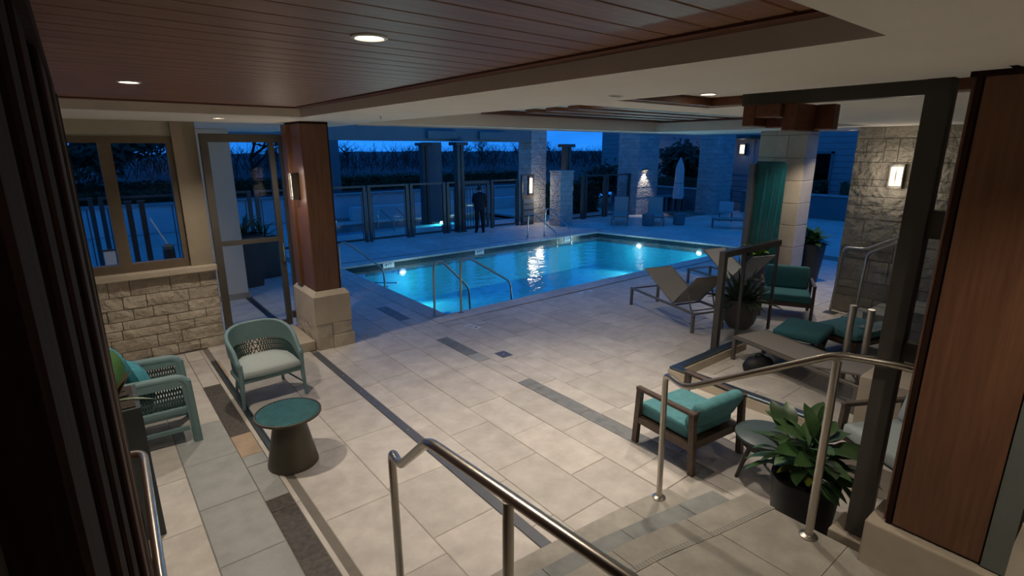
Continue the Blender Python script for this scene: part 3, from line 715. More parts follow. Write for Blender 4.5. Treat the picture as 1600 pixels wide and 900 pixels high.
# ================================================================ STONE COLUMN, STONE WALL
bc = thing('column', 'square cut-stone column rising behind the far teal armchair', 'column', (11.8, 5.54, 0))
MB().box(.01, .53, -.48, .48, 0, ZS).build('core', 'mortar', bc)
z = 0; k = 0
while z < ZS-.01:
    h = min(.47, ZS-z); c = (-.12, .14)[k % 2]
    for ya_, yb_ in ((-.5, c), (c, .5)): MB().rbox(-.0, .55, ya_+.003, yb_-.003, z+.003, z+h-.003, .008, 1).build('stone', 'stone_cut', bc)
    z += h; k += 1
wr = MB().box(11.03, 11.6, -1.2, 3.85, 0, ZS).build('wall_right', 'mortar', kind='structure')
rows = []; z = 0; rr = random.Random(3)
while z < ZS-.01:
    h = rr.choice((.34, .40, .30)); h = h if ZS-z-h > .2 else ZS-z
    y = -.2
    while y < 3.85:
        e = y+rr.uniform(.38, .95); e = 3.85 if 3.85-e < .3 else e
        k = rr.random()
        if k < .42: rows.append((z, z+h, [y, e]))
        elif k < .8: hh = h*rr.choice((.42, .5, .6)); c = y+(e-y)*rr.uniform(.35, .65); rows += [(z, z+hh, [y, e]), (z+hh, z+h, [y, c, e])]
        else: c = y+(e-y)*rr.uniform(.4, .6); hh = h*.5; rows += [(z, z+h, [y, c]), (z, z+hh, [c, e]), (z+hh, z+h, [c, e])]
        y = e
    z += h
stone_panel(rows, 'stone_grey', wr, plane='x', at=11.03, depth=.035)
m = MB()
sconce((10.98, 3.13, 2.55), R(-90), 'glowing wall lamp on the grey stone wall at the right', h=.38, wd=.2, e=14)
# stairs and rails by the stone wall
rs = thing('side_steps', 'dark stone steps rising to the right along the grey stone wall', 'steps', (10.2, 3.0, 0))
for i in range(3): MB().rbox(-.1, .78, -3.0, .35-.32*i, .16*i+.002, .16*(i+1), .01, 1).build('tread', 'step_grey', rs)
t = thing('handrail', 'thin stainless double handrail climbing beside the grey stone wall', 'handrail', (0, 0, 0), 0, 'stainless stair handrails')
MB().tube(bend_path([(10.9, 3.82, 0), (10.85, 3.72, 1.25), (10.75, 3.35, 1.28), (10.6, 1.9, 2.1)], .08), .022, 10).build('rail', 'steel', t, smooth=50)
MB().tube(bend_path([(9.95, 3.1, .0), (9.93, 3.05, 1.35), (9.9, 2.0, 1.95)], .09), .022, 10).build('rail', 'steel', t, smooth=50)

# ================================================================ GLASS RAIL FRAME, KERB, LOW WALL (right middle)
gf = thing('glass_screen', 'bronze framed glass screen standing in front of the bowl planter', 'screen', (7.22, 4.04, 0))
for x, hw in ((0, .045), (1.68, .02)): MB().box(x-hw, x+hw, -hw, hw, 0, 1.46).build('post', 'metal_dark', gf)
MB().box(-.045, 1.70, -.045, .045, 1.46, 1.55).build('top_rail', 'metal_dark', gf)
MB().box(.60, .64, -.02, .02, .02, 1.46).build('mullion', 'metal_dark', gf)
MB().box(.045, 1.635, -.005, .005, .06, 1.46).build('pane', 'glass', gf)
MB().rbox(-.09, .09, -.08, .08, 0, .012, .004, 1).build('base_plate', 'steel', gf)
kb = thing('kerb', 'low pale kerb topped with a blue-grey metal rail around the sunken seating', 'kerb', (5.9, 3.85, 0))
MB().box(-.07, .07, -2.0, .05, 0, .12).box(.07, 1.75, -.09, .05, 0, .12).build('kerb_stone', 'stone_cut', kb)
MB().rbox(-.055, .055, -2.0, .045, .122, .16, .01, 1).build('metal_rail', 'metal_blue', kb); MB().rbox(.055, 1.75, -.075, .045, .122, .16, .01, 1).build('metal_rail', 'metal_blue', kb)
bl = thing('low_wall', 'low pale stone block wall behind the right handrail', 'wall', (6.2, 1.75, 0))
MB().rbox(.1, .62, -1.1, .06, 0, .62, .012, 2).build('wall_block', 'stone_cut', bl); MB().rbox(-1.1, -.86, -.75, .2, 0, .3, .012, 2).build('ledge_block', 'tile', bl)
for i, (x, y) in enumerate(((7.52, 2.37), (7.48, 2.15))):
    t = thing('steel_post', ('short square-cut stainless post, the left of the pair', 'short square-cut stainless post, the right of the pair')[i]+' behind the right handrail', 'post', (x, y, 0), 0, 'stainless posts')
    MB().tube([(0, 0, 0), (0, 0, 1.06)], .042, 14).build('tube', 'steel', t, smooth=50); MB().lathe([(.07, 0), (.07, .01), (.045, .02)], (0, 0, 0), 16).build('flange', 'steel', t, smooth=40)

# teal glass panel with bronze post
tg = thing('wind_screen', 'tall teal tinted glass panel with a bronze post in front of the stone column', 'glass panel', (11.45, 5.87, 0))
m = MB(); hw = .62
pts = [(0, 0.05), (hw, .05), (hw, 2.55)]+[(hw-.09+.09*math.cos(a), 2.66+.09*math.sin(a)) for a in (R(0), R(30), R(60), R(90))]+[(0, 2.75)]
d = Vector((.12, -.99)).normalized()
vs = [(p[0]*d.x, p[0]*d.y, p[1]) for p in pts]+[(p[0]*d.x+.012, p[0]*d.y+.004, p[1]) for p in pts]; n = len(pts)
m.add(vs, [tuple(range(n-1, -1, -1)), tuple(range(n, 2*n))]+[(i, (i+1) % n, n+(i+1) % n, n+i) for i in range(n)])
m.build('pane', 'glass_teal', tg)
for a, b in ((.12, .2), (.3, .35), (.44, .5)):  # thin tapered strips that draw the vertical streaks on the panel
    m = MB(); m.add([(a*d.x-.012, a*d.y, .1), (b*d.x-.012, b*d.y, .1), ((b+.06)*d.x-.012, (b+.06)*d.y, 2.6), ((a+.1)*d.x-.012, (a+.1)*d.y, 2.6), (a*d.x-.001, a*d.y, .1), (b*d.x-.001, b*d.y, .1), ((b+.06)*d.x-.001, (b+.06)*d.y, 2.6), ((a+.1)*d.x-.001, (a+.1)*d.y, 2.6)], [(0, 1, 2, 3), (7, 6, 5, 4), (0, 4, 5, 1), (1, 5, 6, 2), (2, 6, 7, 3), (3, 7, 4, 0)])
    m.build('streak', 'teal_rib', tg)
MB().box(-.12, -.02, -.03, .09, 0, 2.7).build('post', 'metal_dark', tg); MB().box(-.135, -.122, -.03, .09, 0, 2.7).build('cover_strip', 'taupe_metal', tg)

# ================================================================ FURNITURE
def lattice(fn, nu, nv, r, seg=4):
    """diagonal open weave over a surface fn(u,v)"""
    m = MB(); n = 7
    for s in (1, -1):
        for k in range(-nv, nu+nv):
            pts = []
            for i in range(n+1):
                v = i/n; u = (k+s*v*nv*.5+ (0 if s > 0 else nv*.5))/nu
                if 0 <= u <= 1: pts.append(fn(u, v))
            if len(pts) > 1: m.tube(pts, r, seg)
    for j in range(nv+1):
        m.tube([fn(i/24, j/nv) for i in range(25)], r, seg)
    return m
# ---- barrel chair with woven back
def barrel_chair(label, loc, rz):
    """faces -y"""
    t = thing('barrel_chair', label, 'chair', loc, rz)
    def plan(u, out=0):     # u 0..1 from left arm front, round the back, to right arm front
        a = math.pi*(u); e = .62
        x = -math.copysign(abs(math.cos(a))**e, math.cos(a))*(.35+out)
        if u < .18: return (-(.36+out), -.30+(u/.18)*.26)
        if u > .82: return ((.36+out), -.30+((1-u)/.18)*.26)
        q = (u-.18)/.64*math.pi
        return (-math.copysign(abs(math.cos(q))**.72, math.cos(q))*(.36+out), -.04+math.sin(q)**.8*(.36+out))
    def top(u):
        s = math.sin(max(0, min(1, (u-.04)/.92))*math.pi)**.75; return .56+.30*s
    def lean(u):
        s = math.sin(max(0, min(1, (u-.1)/.8))*math.pi); return .05*s
    NU = 36
    def band(zf0, zf1, th, name, mat, n=4):
        m = MB(); G = []
        for i in range(NU+1):
            u = i/NU; row = []
            for j in range(n+1):
                v = j/n; z = zf0(u)*(1-v)+zf1(u)*v; o = lean(u)*max(0, (z-.4)/.45); x, y = plan(u, o); row.append((x, y, z))
            G.append(row)
        return m.sheet(G, th).build(name, mat, t, smooth=60)
    mid = lambda u: .40+(top(u)-.40)*.52
    band(mid, top, .045, 'back_shell', 'sage')
    MB().tube([(plan(i/NU, lean(i/NU)*(top(i/NU)-.4)/.45)[0], plan(i/NU, lean(i/NU)*(top(i/NU)-.4)/.45)[1], top(i/NU)) for i in range(NU+1)], .026, 10).build('top_rim', 'sage', t, smooth=60)
    def wfn(u, v):
        uu = .06+u*.88; z = .385+(mid(uu)-.385)*v; x, y = plan(uu, lean(uu)*max(0, (z-.4)/.45)); return (x, y, z)
    lattice(wfn, 64, 4, .0062, 4).build('woven_band', 'weave', t, kind='stuff')
    # seat frame, cushion, legs
    fr = MB(); fr.rbox(-.335, .335, -.32, -.27, .33, .39, .012, 2); fr.rbox(-.375, -.325, -.32, .12, .33, .39, .012, 2); fr.rbox(.325, .375, -.32, .12, .33, .39, .012, 2); fr.rbox(-.25, .25, .24, .29, .33, .39, .012, 2)
    fr.build('seat_frame', 'sage', t, smooth=50)
    m = MB()
    prof = [(-.325, -.33), (-.10, -.345), (.10, -.345), (.325, -.33), (.335, -.1), (.32, .10), (.20, .255), (0, .285), (-.20, .255), (-.32, .10), (-.335, -.1)]
    rings = [(.93, .385), (1.0, .40), (1.0, .455), (.95, .478), (.6, .492)]
    vs = []; n = len(prof)
    for s, z in rings:
        for x, y in prof: vs.append((x*s, (y+.03)*s-.03, z))
    fs = [(i*n+j, i*n+(j+1) % n, (i+1)*n+(j+1) % n, (i+1)*n+j) for i in range(len(rings)-1) for j in range(n)]+[tuple(range(n-1, -1, -1)), tuple((len(rings)-1)*n+j for j in range(n))]
    m.add(vs, fs); cu = m.build('seat_cushion', 'cushion_pale', t, smooth=60)
    MB().tube([(x*1.005, (y+.03)*1.005-.03, .402) for x, y in prof], .006, 6, closed=True).build('piping', 'sage', cu, smooth=60)
    for sx in (-1, 1):
        MB().tube([(sx*.352, -.30, .57), (sx*.352, -.30, .30), (sx*.365, -.315, 0)], [.028, .026, .018], 10).build('leg', 'sage', t, smooth=50)
        MB().tube([(sx*.25, .25, .36), (sx*.29, .33, 0)], [.026, .018], 10).build('leg', 'sage', t, smooth=50)
        MB().tube([(sx*.36, -.308, .16), (sx*.275, .30, .16)], .011, 8).build('stretcher', 'sage', t, smooth=50)
    MB().tube([(-.27, .29, .2), (.27, .29, .2)], .011, 8).build('stretcher', 'sage', t, smooth=50)
    return t
barrel_chair('sage green barrel chair with woven back and pale seat cushion', (1.46, 6.76, 0), R(2))

# ---- square armchair with woven side panels at the left
def woven_armchair(label, loc, rz):
    """faces +x"""
    t = thing('woven_armchair', label, 'armchair', loc, rz)
    for s in (-1, 1):
        y = s*.335
        MB().tube(bend_path([(.32, y, 0), (.295, y, .735), (-.36, y, .75), (-.40, y, 0)], .11, 6), .042, 12, flat=1.0).build('side_frame', 'sage', t, smooth=60)
        MB().sheet([[(-.36+i*.066, y+s*.004, .655+.07*j) for j in range(2)] for i in range(10)], .07).build('arm_band', 'sage', t, smooth=50)
        lattice(lambda u, v: (-.35+u*.62, y, .40+v*.26), 26, 5, .0065, 4).build('woven_panel', 'weave', t, kind='stuff')
        MB().add([(.24, y-.035, .70), (.335, y-.035, .70), (.335, y+.035, .70), (.24, y+.035, .70), (.285, y-.03, 0), (.36, y-.03, 0), (.36, y+.03, 0), (.285, y+.03, 0)], [(0, 1, 2, 3), (7, 6, 5, 4), (1, 0, 4, 5), (2, 1, 5, 6), (3, 2, 6, 7), (0, 3, 7, 4)]).build('leg', 'sage', t)
        MB().rbox(-.38, .27, y-.03, y+.03, .34, .42, .015, 2).build('side_rail', 'sage', t, smooth=50)
        MB().box(-.36, .26, y-.016, y+.016, .15, .19).build('stretcher', 'sage', t)
    MB().rbox(-.36, .30, -.31, .31, .30, .36, .012, 2).build('seat_deck', 'sage', t, smooth=50)
    MB().rbox(-.34, .32, -.305, .305, .36, .47, .035, 3).build('seat_cushion', 'cushion_pale', t, smooth=60)
    MB().rbox(-.44, -.37, -.33, .33, .30, .84, .03, 3).build('back_panel', 'sage', t, smooth=60)
    return t
woven_armchair('green armchair with woven rope sides facing the side table', (.26, 6.40, 0), R(-2))
def pillow(label, loc, rot, w_, h_, th, mat):
    m = MB(); n = 10; G = []
    def pt(u, v, s):
        x = (u-.5)*w_; z = (v-.5)*h_; k = (1-(2*u-1)**2)*(1-(2*v-1)**2); pin = 1-.10*((2*u-1)**2*(2*v-1)**2) ; pinch = 1-.06*(1-abs(2*u-1))*0
        return (x*pin, s*th*.5*max(0, k)**.45, z*pin)
    for s in (-1, 1):
        vs = [pt(i/n, j/n, s) for i in range(n+1) for j in range(n+1)]
        fs = [(i*(n+1)+j, (i+1)*(n+1)+j, (i+1)*(n+1)+j+1, i*(n+1)+j+1) for i in range(n) for j in range(n)]
        m.add(vs, fs if s < 0 else [tuple(reversed(f)) for f in fs])
    o = m.build('pillow', mat, None, smooth=80, label=label, category='pillow'); o.location = loc; o.rotation_euler = rot; return o
pillow('turquoise throw pillow leaning on the back of the left armchair', (.16, 6.30, .70), (R(-16), 0, R(96)), .48, .44, .2, 'turq')
pillow('folded turquoise pillow behind the leaf in the left armchair', (.02, 6.58, .80), (R(-12), 0, R(100)), .42, .44, .15, 'turq')

# ---- conical side table
ct = thing('side_table', 'conical bronze side table with a teal slatted top', 'side table', (1.23, 5.0, 0))
MB().lathe([(.235, 0), (.235, .02), (.225, .06), (.15, .44), (.14, .50)], seg=40).build('base', 'table_bronze', ct, smooth=40)
MB().lathe([(.14, .50), (.285, .515), (.305, .525), (.305, .547), (.292, .548), (.290, .536)], seg=48).build('rim', 'table_bronze', ct, smooth=40)
MB().lathe([(.289, .530), (.289, .540)], seg=48).build('top', 'table_top', ct)
sl = MB()
for i in range(27):
    y = -.27+i*.0208; hw = math.sqrt(max(0, .283**2-y*y))
    sl.box(-hw, hw, y-.0055, y+.0055, .540, .5465)
sl.build('top_ribs', 'table_rib', ct, kind='stuff').rotation_euler = (0, 0, R(40))
# ---- small round table with three legs (right foreground)
rt_ = thing('round_table', 'low round blue-grey table left of the leafy plant', 'side table', (4.60, 1.97, 0))
MB().lathe([(.20, .40), (.26, .415), (.275, .43), (.275, .45), (.268, .455)], seg=40).build('top', 'table_blue', rt_, smooth=40)
MB().lathe([(.20, .33), (.22, .36), (.21, .41)], seg=32).build('apron', 'metal_dark', rt_, smooth=40)
for a in (140, 260, 20):
    MB().tube([(.13*math.cos(R(a)), .13*math.sin(R(a)), .36), (.24*math.cos(R(a)), .24*math.sin(R(a)), 0)], [.022, .015], 8).build('leg', 'metal_dark', rt_, smooth=50)

# ---- wooden armchairs with teal cushions
def teak_armchair(label, loc, rz, mat='teal_light', cat='armchair', wd=.80, dp=.78, low=False):
    """faces +y; origin centre of footprint"""
    t = thing('teak_armchair', label, cat, loc, rz); hx, hy = wd/2, dp/2
    for sx in (-1, 1):
        x = sx*(hx-.03)
        MB().bar((x, hy-.03, 0), (x, hy-.06, .62), .05, .06).build('leg', 'brown_wood', t); MB().bar((x, -hy+.02, 0), (x, -hy+.06, .60), .05, .06).build('leg', 'brown_wood', t)
        MB().rbox(x-.03, x+.03, -hy+.02, hy-.02, .60, .64, .008, 1).build('armrest', 'brown_wood', t)
        MB().box(x-.02, x+.02, -hy+.05, hy-.06, .24, .31).build('side_rail', 'brown_wood', t)
    MB().box(-hx+.05, hx-.05, hy-.075, hy-.035, .23, .31).build('front_rail', 'brown_wood', t)
    MB().box(-hx+.05, hx-.05, -hy+.06, -hy+.10, .23, .31).build('rear_rail', 'brown_wood', t)
    MB().box(-hx+.05, hx-.05, -hy+.1, hy-.07, .28, .305).build('seat_deck', 'brown_wood', t)
    MB().rbox(-hx+.06, hx-.06, -hy+.12, hy-.02, .31, .45, .04, 3).build('seat_cushion', mat, t, smooth=60)
    bm_ = Matrix.Translation((0, -hy+.10, .56 if low else .62)) @ Matrix.Rotation(R(26 if low else 16), 4, 'X')
    MB().rbox(-hx+.07, hx-.07, -.065, .065, -.15 if low else -.2, .15 if low else .24, .055, 3, mat=bm_).build('back_cushion', mat, t, smooth=60)
    bm2 = Matrix.Translation((0, -hy+.05, .60)) @ Matrix.Rotation(R(16), 4, 'X')
    MB().rbox(-hx+.05, hx-.05, -.015, .015, -.02, .05, .004, 1, mat=bm2).build('back_rail', 'brown_wood', t)
    return t
teak_armchair('wooden armchair with teal cushions facing the pool beside the steps', (4.51, 2.73, 0), R(-6), low=True)
teak_armchair('wooden armchair with dark teal cushions in front of the stone column', (10.03, 4.30, 0), math.atan2(-.51, -.63)+R(-90)+R(-12), mat='teal', wd=.9)
teak_armchair('partly hidden teal armchair behind the leafy plant on the right', (5.55, 1.15, 0), R(60), mat='cushion_pale')
# ottoman and chaise
ot = thing('ottoman', 'teal cushioned ottoman with crossed wooden legs', 'ottoman', (8.08, 3.14, 0), R(8))
MB().rbox(-.40, .40, -.32, .32, .33, .45, .045, 3).build('cushion', 'teal', ot, smooth=60)
for s in (-1, 1):
    MB().bar((-.30, s*.27, 0), (.28, s*.27, .34), .05, .06).build('leg', 'brown_wood', ot); MB().bar((.30, s*.27, 0), (-.28, s*.27, .34), .05, .06).build('leg', 'brown_wood', ot)
MB().bar((0, -.27, .17), (0, .27, .17), .04).build('stretcher', 'brown_wood', ot)
ch = thing('lounge_chair', 'low teal lounge chair with a towel behind the ottoman', 'lounge chair', (8.92, 2.74, 0), R(-14))
MB().rbox(-.48, .40, -.34, .34, .30, .42, .045, 3).build('seat_cushion', 'teal_light', ch, smooth=60)
MB().box(-.50, .50, -.36, .36, .22, .29).build('frame', 'brown_wood', ch)
for sx in (-.46, .46):
    for sy in (-.32, .32): MB().bar((sx, sy, 0), (sx, sy, .24), .05).build('leg', 'brown_wood', ch)
tw = thing('towel', 'patterned grey-blue towel lying on the low teal lounge chair', 'towel', (8.97, 2.49, .42), R(-14))
MB().sheet([[(-.28+.07*i, -.12+.06*j, .012+.008*math.sin(i*2.1+j)) for j in range(5)] for i in range(9)], .014).build('cloth', 'towel', tw, smooth=60)
MB().box(-.29, .29, -.135, -.125, .004, .03).build('hem', 'white', tw)

# ---- sun loungers
def lounger(label, loc, rz, legup=0, back=45, group='taupe sling sun loungers', fabric='sling', metal='taupe_metal'):
    """local y from head (0) to foot (1.9), x 0..0.66"""
    t = thing('sun_lounger', label, 'sun lounger', loc, rz, group); L = 1.9; W = .66; zt = .36; hy = .62
    for x in (.02, W-.02):
        MB().rbox(x-.02, x+.02, 0, L, zt-.04, zt, .006, 1).build('side_rail', metal, t)
        for y in (.05, L-.03): MB().bar((x, y, 0), (x, y, zt-.03), .04, .05).build('leg', metal, t)
    for y in (.03, hy, L-.02): MB().box(.02, W-.02, y-.015, y+.015, zt-.035, zt-.01).build('crossbar', metal, t)
    def panel(a, ang, ln, sgn, nm):
        c, s = math.cos(R(ang)), math.sin(R(ang))
        G = [[(x, a+sgn*ln*k/6*c, zt+.01+ln*k/6*s-(.012*math.sin(math.pi*k/6))) for x in (.04, .33, W-.04)] for k in range(7)]
        p = MB().sheet(G, .012).build(nm, fabric, t, smooth=40)
        for x in (.035, W-.035): MB().tube([(x, a, zt+.005), (x, a+sgn*ln*c, zt+.005+ln*s)], .014, 6).build('edge_tube', metal, p)
        MB().tube([(.035, a+sgn*ln*c, zt+.005+ln*s), (W-.035, a+sgn*ln*c, zt+.005+ln*s)], .014, 6).build('edge_tube', metal, p)
    panel(hy, back, .80, -1, 'backrest')
    if legup: panel(hy, legup, .98, 1, 'seat_sling')
    else: panel(hy, 0, L-hy-.03, 1, 'seat_sling')
    bx, bz = hy-.45*math.cos(R(back)), zt+.45*math.sin(R(back))
    MB().tube(bend_path([(.08, bx, bz), (.08, bx-.12, zt-.02), (W-.08, bx-.12, zt-.02), (W-.08, bx, bz)], .05), .012, 6).build('support_strut', metal, t, smooth=50)
    return t
lounger('taupe sling sun lounger folded into a V beside the pool', (7.63, 4.68, 0), math.atan2(1.79, .57)-R(90), legup=27, back=46)
lounger('taupe sling sun lounger behind the folded one near the pool edge', (10.05, 5.0, 0), math.atan2(1.79, .57)-R(90), legup=30, back=46)
lounger('taupe sling lounger lying half hidden inside the kerb', (6.62, 1.88, 0), R(-15), back=12)
bg_ = thing('bag', 'black bag lying on the floor under the taupe lounger', 'bag', (7.02, 3.25, 0), R(-20))
m = MB(); m.lathe([(.10, 0), (.2, .01), (.22, .08), (.17, .17), (.07, .2)], seg=16, sx=1.1, sy=.7); m.build('body', 'bag', bg_, smooth=60)
MB().tube(arc((-.12, 0, .17), (0, .05, .30), (.12, 0, .17), 8), .012, 6).build('strap', 'bag', bg_, smooth=60)
rc = thing('red_clip', 'tiny red object on the deck behind the glass screen', 'clip', (11.5, 6.65, 0)); MB().rbox(-.12, .12, -.05, .05, 0, .05, .02, 2).build('body', 'red', rc); MB().rbox(-.05, .05, -.02, .02, .05, .07, .008, 1).build('grip', 'bag', rc)

# ================================================================ PLANTS
def leaf_mesh(name, mat, L=.3, W=.09, curl=.25, fold=.15, n=6):
    m = MB(); vs = []
    for i in range(n+1):
        s = i/n; wv = W*math.sin(math.pi*min(1, s*.93+.07))**.8*(1 if s < 1 else 0); x = L*s; z = -curl*L*s*s
        for k in (-1, 0, 1): vs.append((x, k*wv*.5, z+abs(k)*fold*wv))
    m.add(vs, [(i*3+k, (i+1)*3+k, (i+1)*3+k+1, i*3+k+1) for i in range(n) for k in (0, 1)])
    return m.mesh(name, mat, 80)
def foliage(parent, meshes, n, z0, z1, el, sc_, rad=.05, seed=1, limit=None):
    r = random.Random(seed)
    for i in range(n):
        a = r.uniform(0, 2*math.pi); e = r.uniform(*el); s = r.uniform(*sc_)
        put('leaf', r.choice(meshes), parent, loc=(rad*math.cos(a)*r.random(), rad*math.sin(a)*r.random(), r.uniform(z0, z1)), rot=(r.uniform(-.3, .3), -e, a), scale=(s, s*r.uniform(.85, 1.1), s))
broad = leaf_mesh('leaf', 'leaf', .30, .155, .45, .10, 8); broad_y = leaf_mesh('leaf', 'leaf_yellow', .22, .07, .3); lime = leaf_mesh('leaf', 'leaf_lime', .22, .10, .4)
blade = leaf_mesh('leaf', 'leaf_blade', .5, .05, .25, .3); blade_w = leaf_mesh('leaf', 'leaf_blade', .45, .075, .3, .3); pale = leaf_mesh('leaf', 'leaf_pale', .36, .15, .1, .1); copper = leaf_mesh('leaf', 'leaf_copper', .40, .085, .05, .25)
# right foreground planter
pn = thing('potted_plant', 'broad-leaved green plant in a black pot by the right handrail', 'potted plant', (4.16, 1.44, 0))
MB().lathe([(.20, 0), (.215, .02), (.25, .45), (.25, .47), (.225, .47), (.22, .42)], seg=32).build('pot', 'pot_dark', pn, smooth=40)
MB().lathe([(.22, .41), (.21, .425)], seg=24).build('soil', 'soil', pn)
r = random.Random(5); stems = MB()
for i in range(64):
    a = r.uniform(0, 2*math.pi); h = r.uniform(.06, .40); rad = r.uniform(.05, .16+.12*(1-h)); tip = Vector((rad*math.cos(a), rad*math.sin(a), .43+h))
    stems.tube(arc((r.uniform(-.05, .05), r.uniform(-.05, .05), .42), (rad*.4*math.cos(a), rad*.4*math.sin(a), .43+h*.8), tip, 3), .005, 5)
    e = .25+1.0*(h-.10)/.32-r.uniform(0, .5); s = r.uniform(.6, 1.0)
    put('leaf', broad, pn, loc=tip, rot=(r.uniform(-.6, .6), -e, a+r.uniform(-.5, .5)), scale=(s, s, s))
for i in range(3):
    a = r.uniform(2.4, 4); put('leaf', broad_y, pn, loc=(.10*math.cos(a), .10*math.sin(a), .58), rot=(0, -.3, a))
stems.build('stems', 'leaf', pn, kind='stuff')
# bowl planter with spiky plant
pb = thing('potted_plant', 'round brown bowl planter with spiky leaves near the sun lounger', 'potted plant', (8.58, 4.40, 0))
MB().lathe([(.10, 0), (.17, .01), (.24, .10), (.285, .28), (.295, .48), (.285, .53), (.26, .53), (.27, .46)], seg=36).build('pot', 'pot_brown', pb, smooth=40)
MB().lathe([(.27, .46), (.26, .47)], seg=24).build('soil', 'soil', pb); foliage(pb, [blade, blade_w], 95, .46, .5, (.15, 1.5), (.7, 1.15), .2, 8)
# planter by the stone column
pc = thing('potted_plant', 'bright lime leafed plant in a dark pot at the foot of the teal glass', 'potted plant', (11.35, 5.62, 0))
MB().lathe([(.24, 0), (.25, .02), (.30, .72), (.30, .76), (.27, .76), (.26, .70)], seg=32).build('pot', 'pot_dark', pc, smooth=40)
MB().lathe([(.26, .70), (.25, .71)], seg=20).build('soil', 'soil', pc); foliage(pc, [lime], 60, .70, .95, (.2, 1.4), (.6, 1.0), .18, 9)
pd = thing('potted_plant', 'leafy plant in a tall dark planter right of the stone column', 'potted plant', (13.0, 5.15, 0))
MB().lathe([(.20, 0), (.21, .02), (.30, .85), (.30, .90), (.27, .90), (.26, .84)], seg=28).build('pot', 'pot_dark', pd, smooth=40)
MB().lathe([(.26, .84), (.25, .85)], seg=20).build('soil', 'soil', pd); foliage(pd, [broad], 46, .85, 1.0, (.3, 1.4), (.8, 1.3), .15, 10)
# left planter
pl = thing('potted_plant', 'tall dark tapered planter with copper and green leaves at the left', 'potted plant', (-.22, 4.85, 0))
def taper(hx0, hx1, hy0, hy1, h):
    return MB().add([(-hx0, -hy0, 0), (hx0, -hy0, 0), (hx0, hy0, 0), (-hx0, hy0, 0), (-hx1, -hy1, h), (hx1, -hy1, h), (hx1, hy1, h), (-hx1, hy1, h)], [(3, 2, 1, 0), (4, 5, 6, 7), (0, 1, 5, 4), (1, 2, 6, 5), (2, 3, 7, 6), (3, 0, 4, 7)])
taper(.33, .32, .26, .26, 1.12).build('pot', 'pot_green', pl); MB().box(-.29, .29, -.23, .23, 1.12, 1.13).build('soil', 'soil', pl)
for mm, a, e, s, z, dx, dy in ((pale, 1.3, 1.42, .95, 1.14, .20, .12), (copper, .4, 1.05, .75, 1.08, .16, -.02), (copper, .9, 1.25, .7, 1.08, .14, .02), (blade, -.25, .10, .60, 1.13, .14, -.04), (blade, .05, .2, .4, 1.12, .14, .0), (blade, .1, 1.1, .5, 1.1, .12, .0), (copper, 2.2, 1.2, .8, 1.1, 0, 0), (blade, 3.0, .8, .7, 1.1, -.1, 0)):
    put('leaf', mm, pl, loc=(dx, dy, z), rot=(.2, -e, a), scale=(s, s, s))
# outdoor planters beyond the glass door
for lab, x, y, hx, hh, sd in (('tall square slate planter with spiky leaves beyond the glass door', 2.68, 12.85, .30, 1.15, 21), ('wide slate planter with drooping leaves beyond the glass door', 3.25, 13.6, .33, .92, 22)):
    t = thing('potted_plant', lab, 'potted plant', (x, y, 0), R(12)); taper(hx*.72, hx, hx*.72, hx, hh).build('pot', 'pot_green', t)
    MB().box(-hx*.9, hx*.9, -hx*.9, hx*.9, hh, hh+.01).build('soil', 'soil', t); foliage(t, [blade], 34, hh, hh+.04, (.1, 1.3), (.8, 1.2), .15, sd)
t = thing('potted_plant', 'leafy plant behind the steel frame near the grey stone wall', 'potted plant', (8.6, 1.25, 0))
MB().lathe([(.20, 0), (.28, .5), (.28, .54), (.25, .5)], seg=24).build('pot', 'pot_dark', t, smooth=40); foliage(t, [lime, broad], 40, .5, .75, (.3, 1.4), (.9, 1.4), .12, 12)

# ================================================================ POOL RAILS
def prail(label, paths):
    t = thing('pool_rail', label, 'pool rail', (0, 0, 0), 0, 'stainless pool rails')
    for p in paths:
        MB().tube(bend_path(p, .16, 6), .021, 10).build('rail', 'steel', t, smooth=50); x, y, z = p[0]
        MB().lathe([(.05, 0), (.05, .01), (.03, .02)], (x, y, .007), 14).build('flange', 'steel', t, smooth=40)
prail('pair of curved stainless rails entering the near pool corner', [[(4.80, 8.30, 0), (4.82, 8.31, .99), (5.02, 8.36, 1.0), (5.82, 8.66, .30), (5.86, 8.68, -.4)], [(5.27, 8.12, 0), (5.29, 8.13, 1.02), (5.5, 8.17, 1.03), (6.72, 8.44, .32), (6.78, 8.46, -.4)]])
prail('curved stainless rail entering the pool behind the wooden column', [[(4.3, 11.6, 0), (4.32, 11.6, .95), (4.5, 11.6, .97), (5.33, 11.55, .25), (5.36, 11.55, -.4)]])
prail('pair of curved stainless rails entering the far side of the pool', [[(12.08, 14.2, 0), (12.1, 14.18, .80), (12.2, 14.0, .82), (12.62, 13.3, .2), (12.64, 13.26, -.3)], [(12.73, 14.05, 0), (12.75, 14.0, .95), (12.85, 13.85, .97), (13.2, 13.2, .28), (13.22, 13.15, -.3)]])

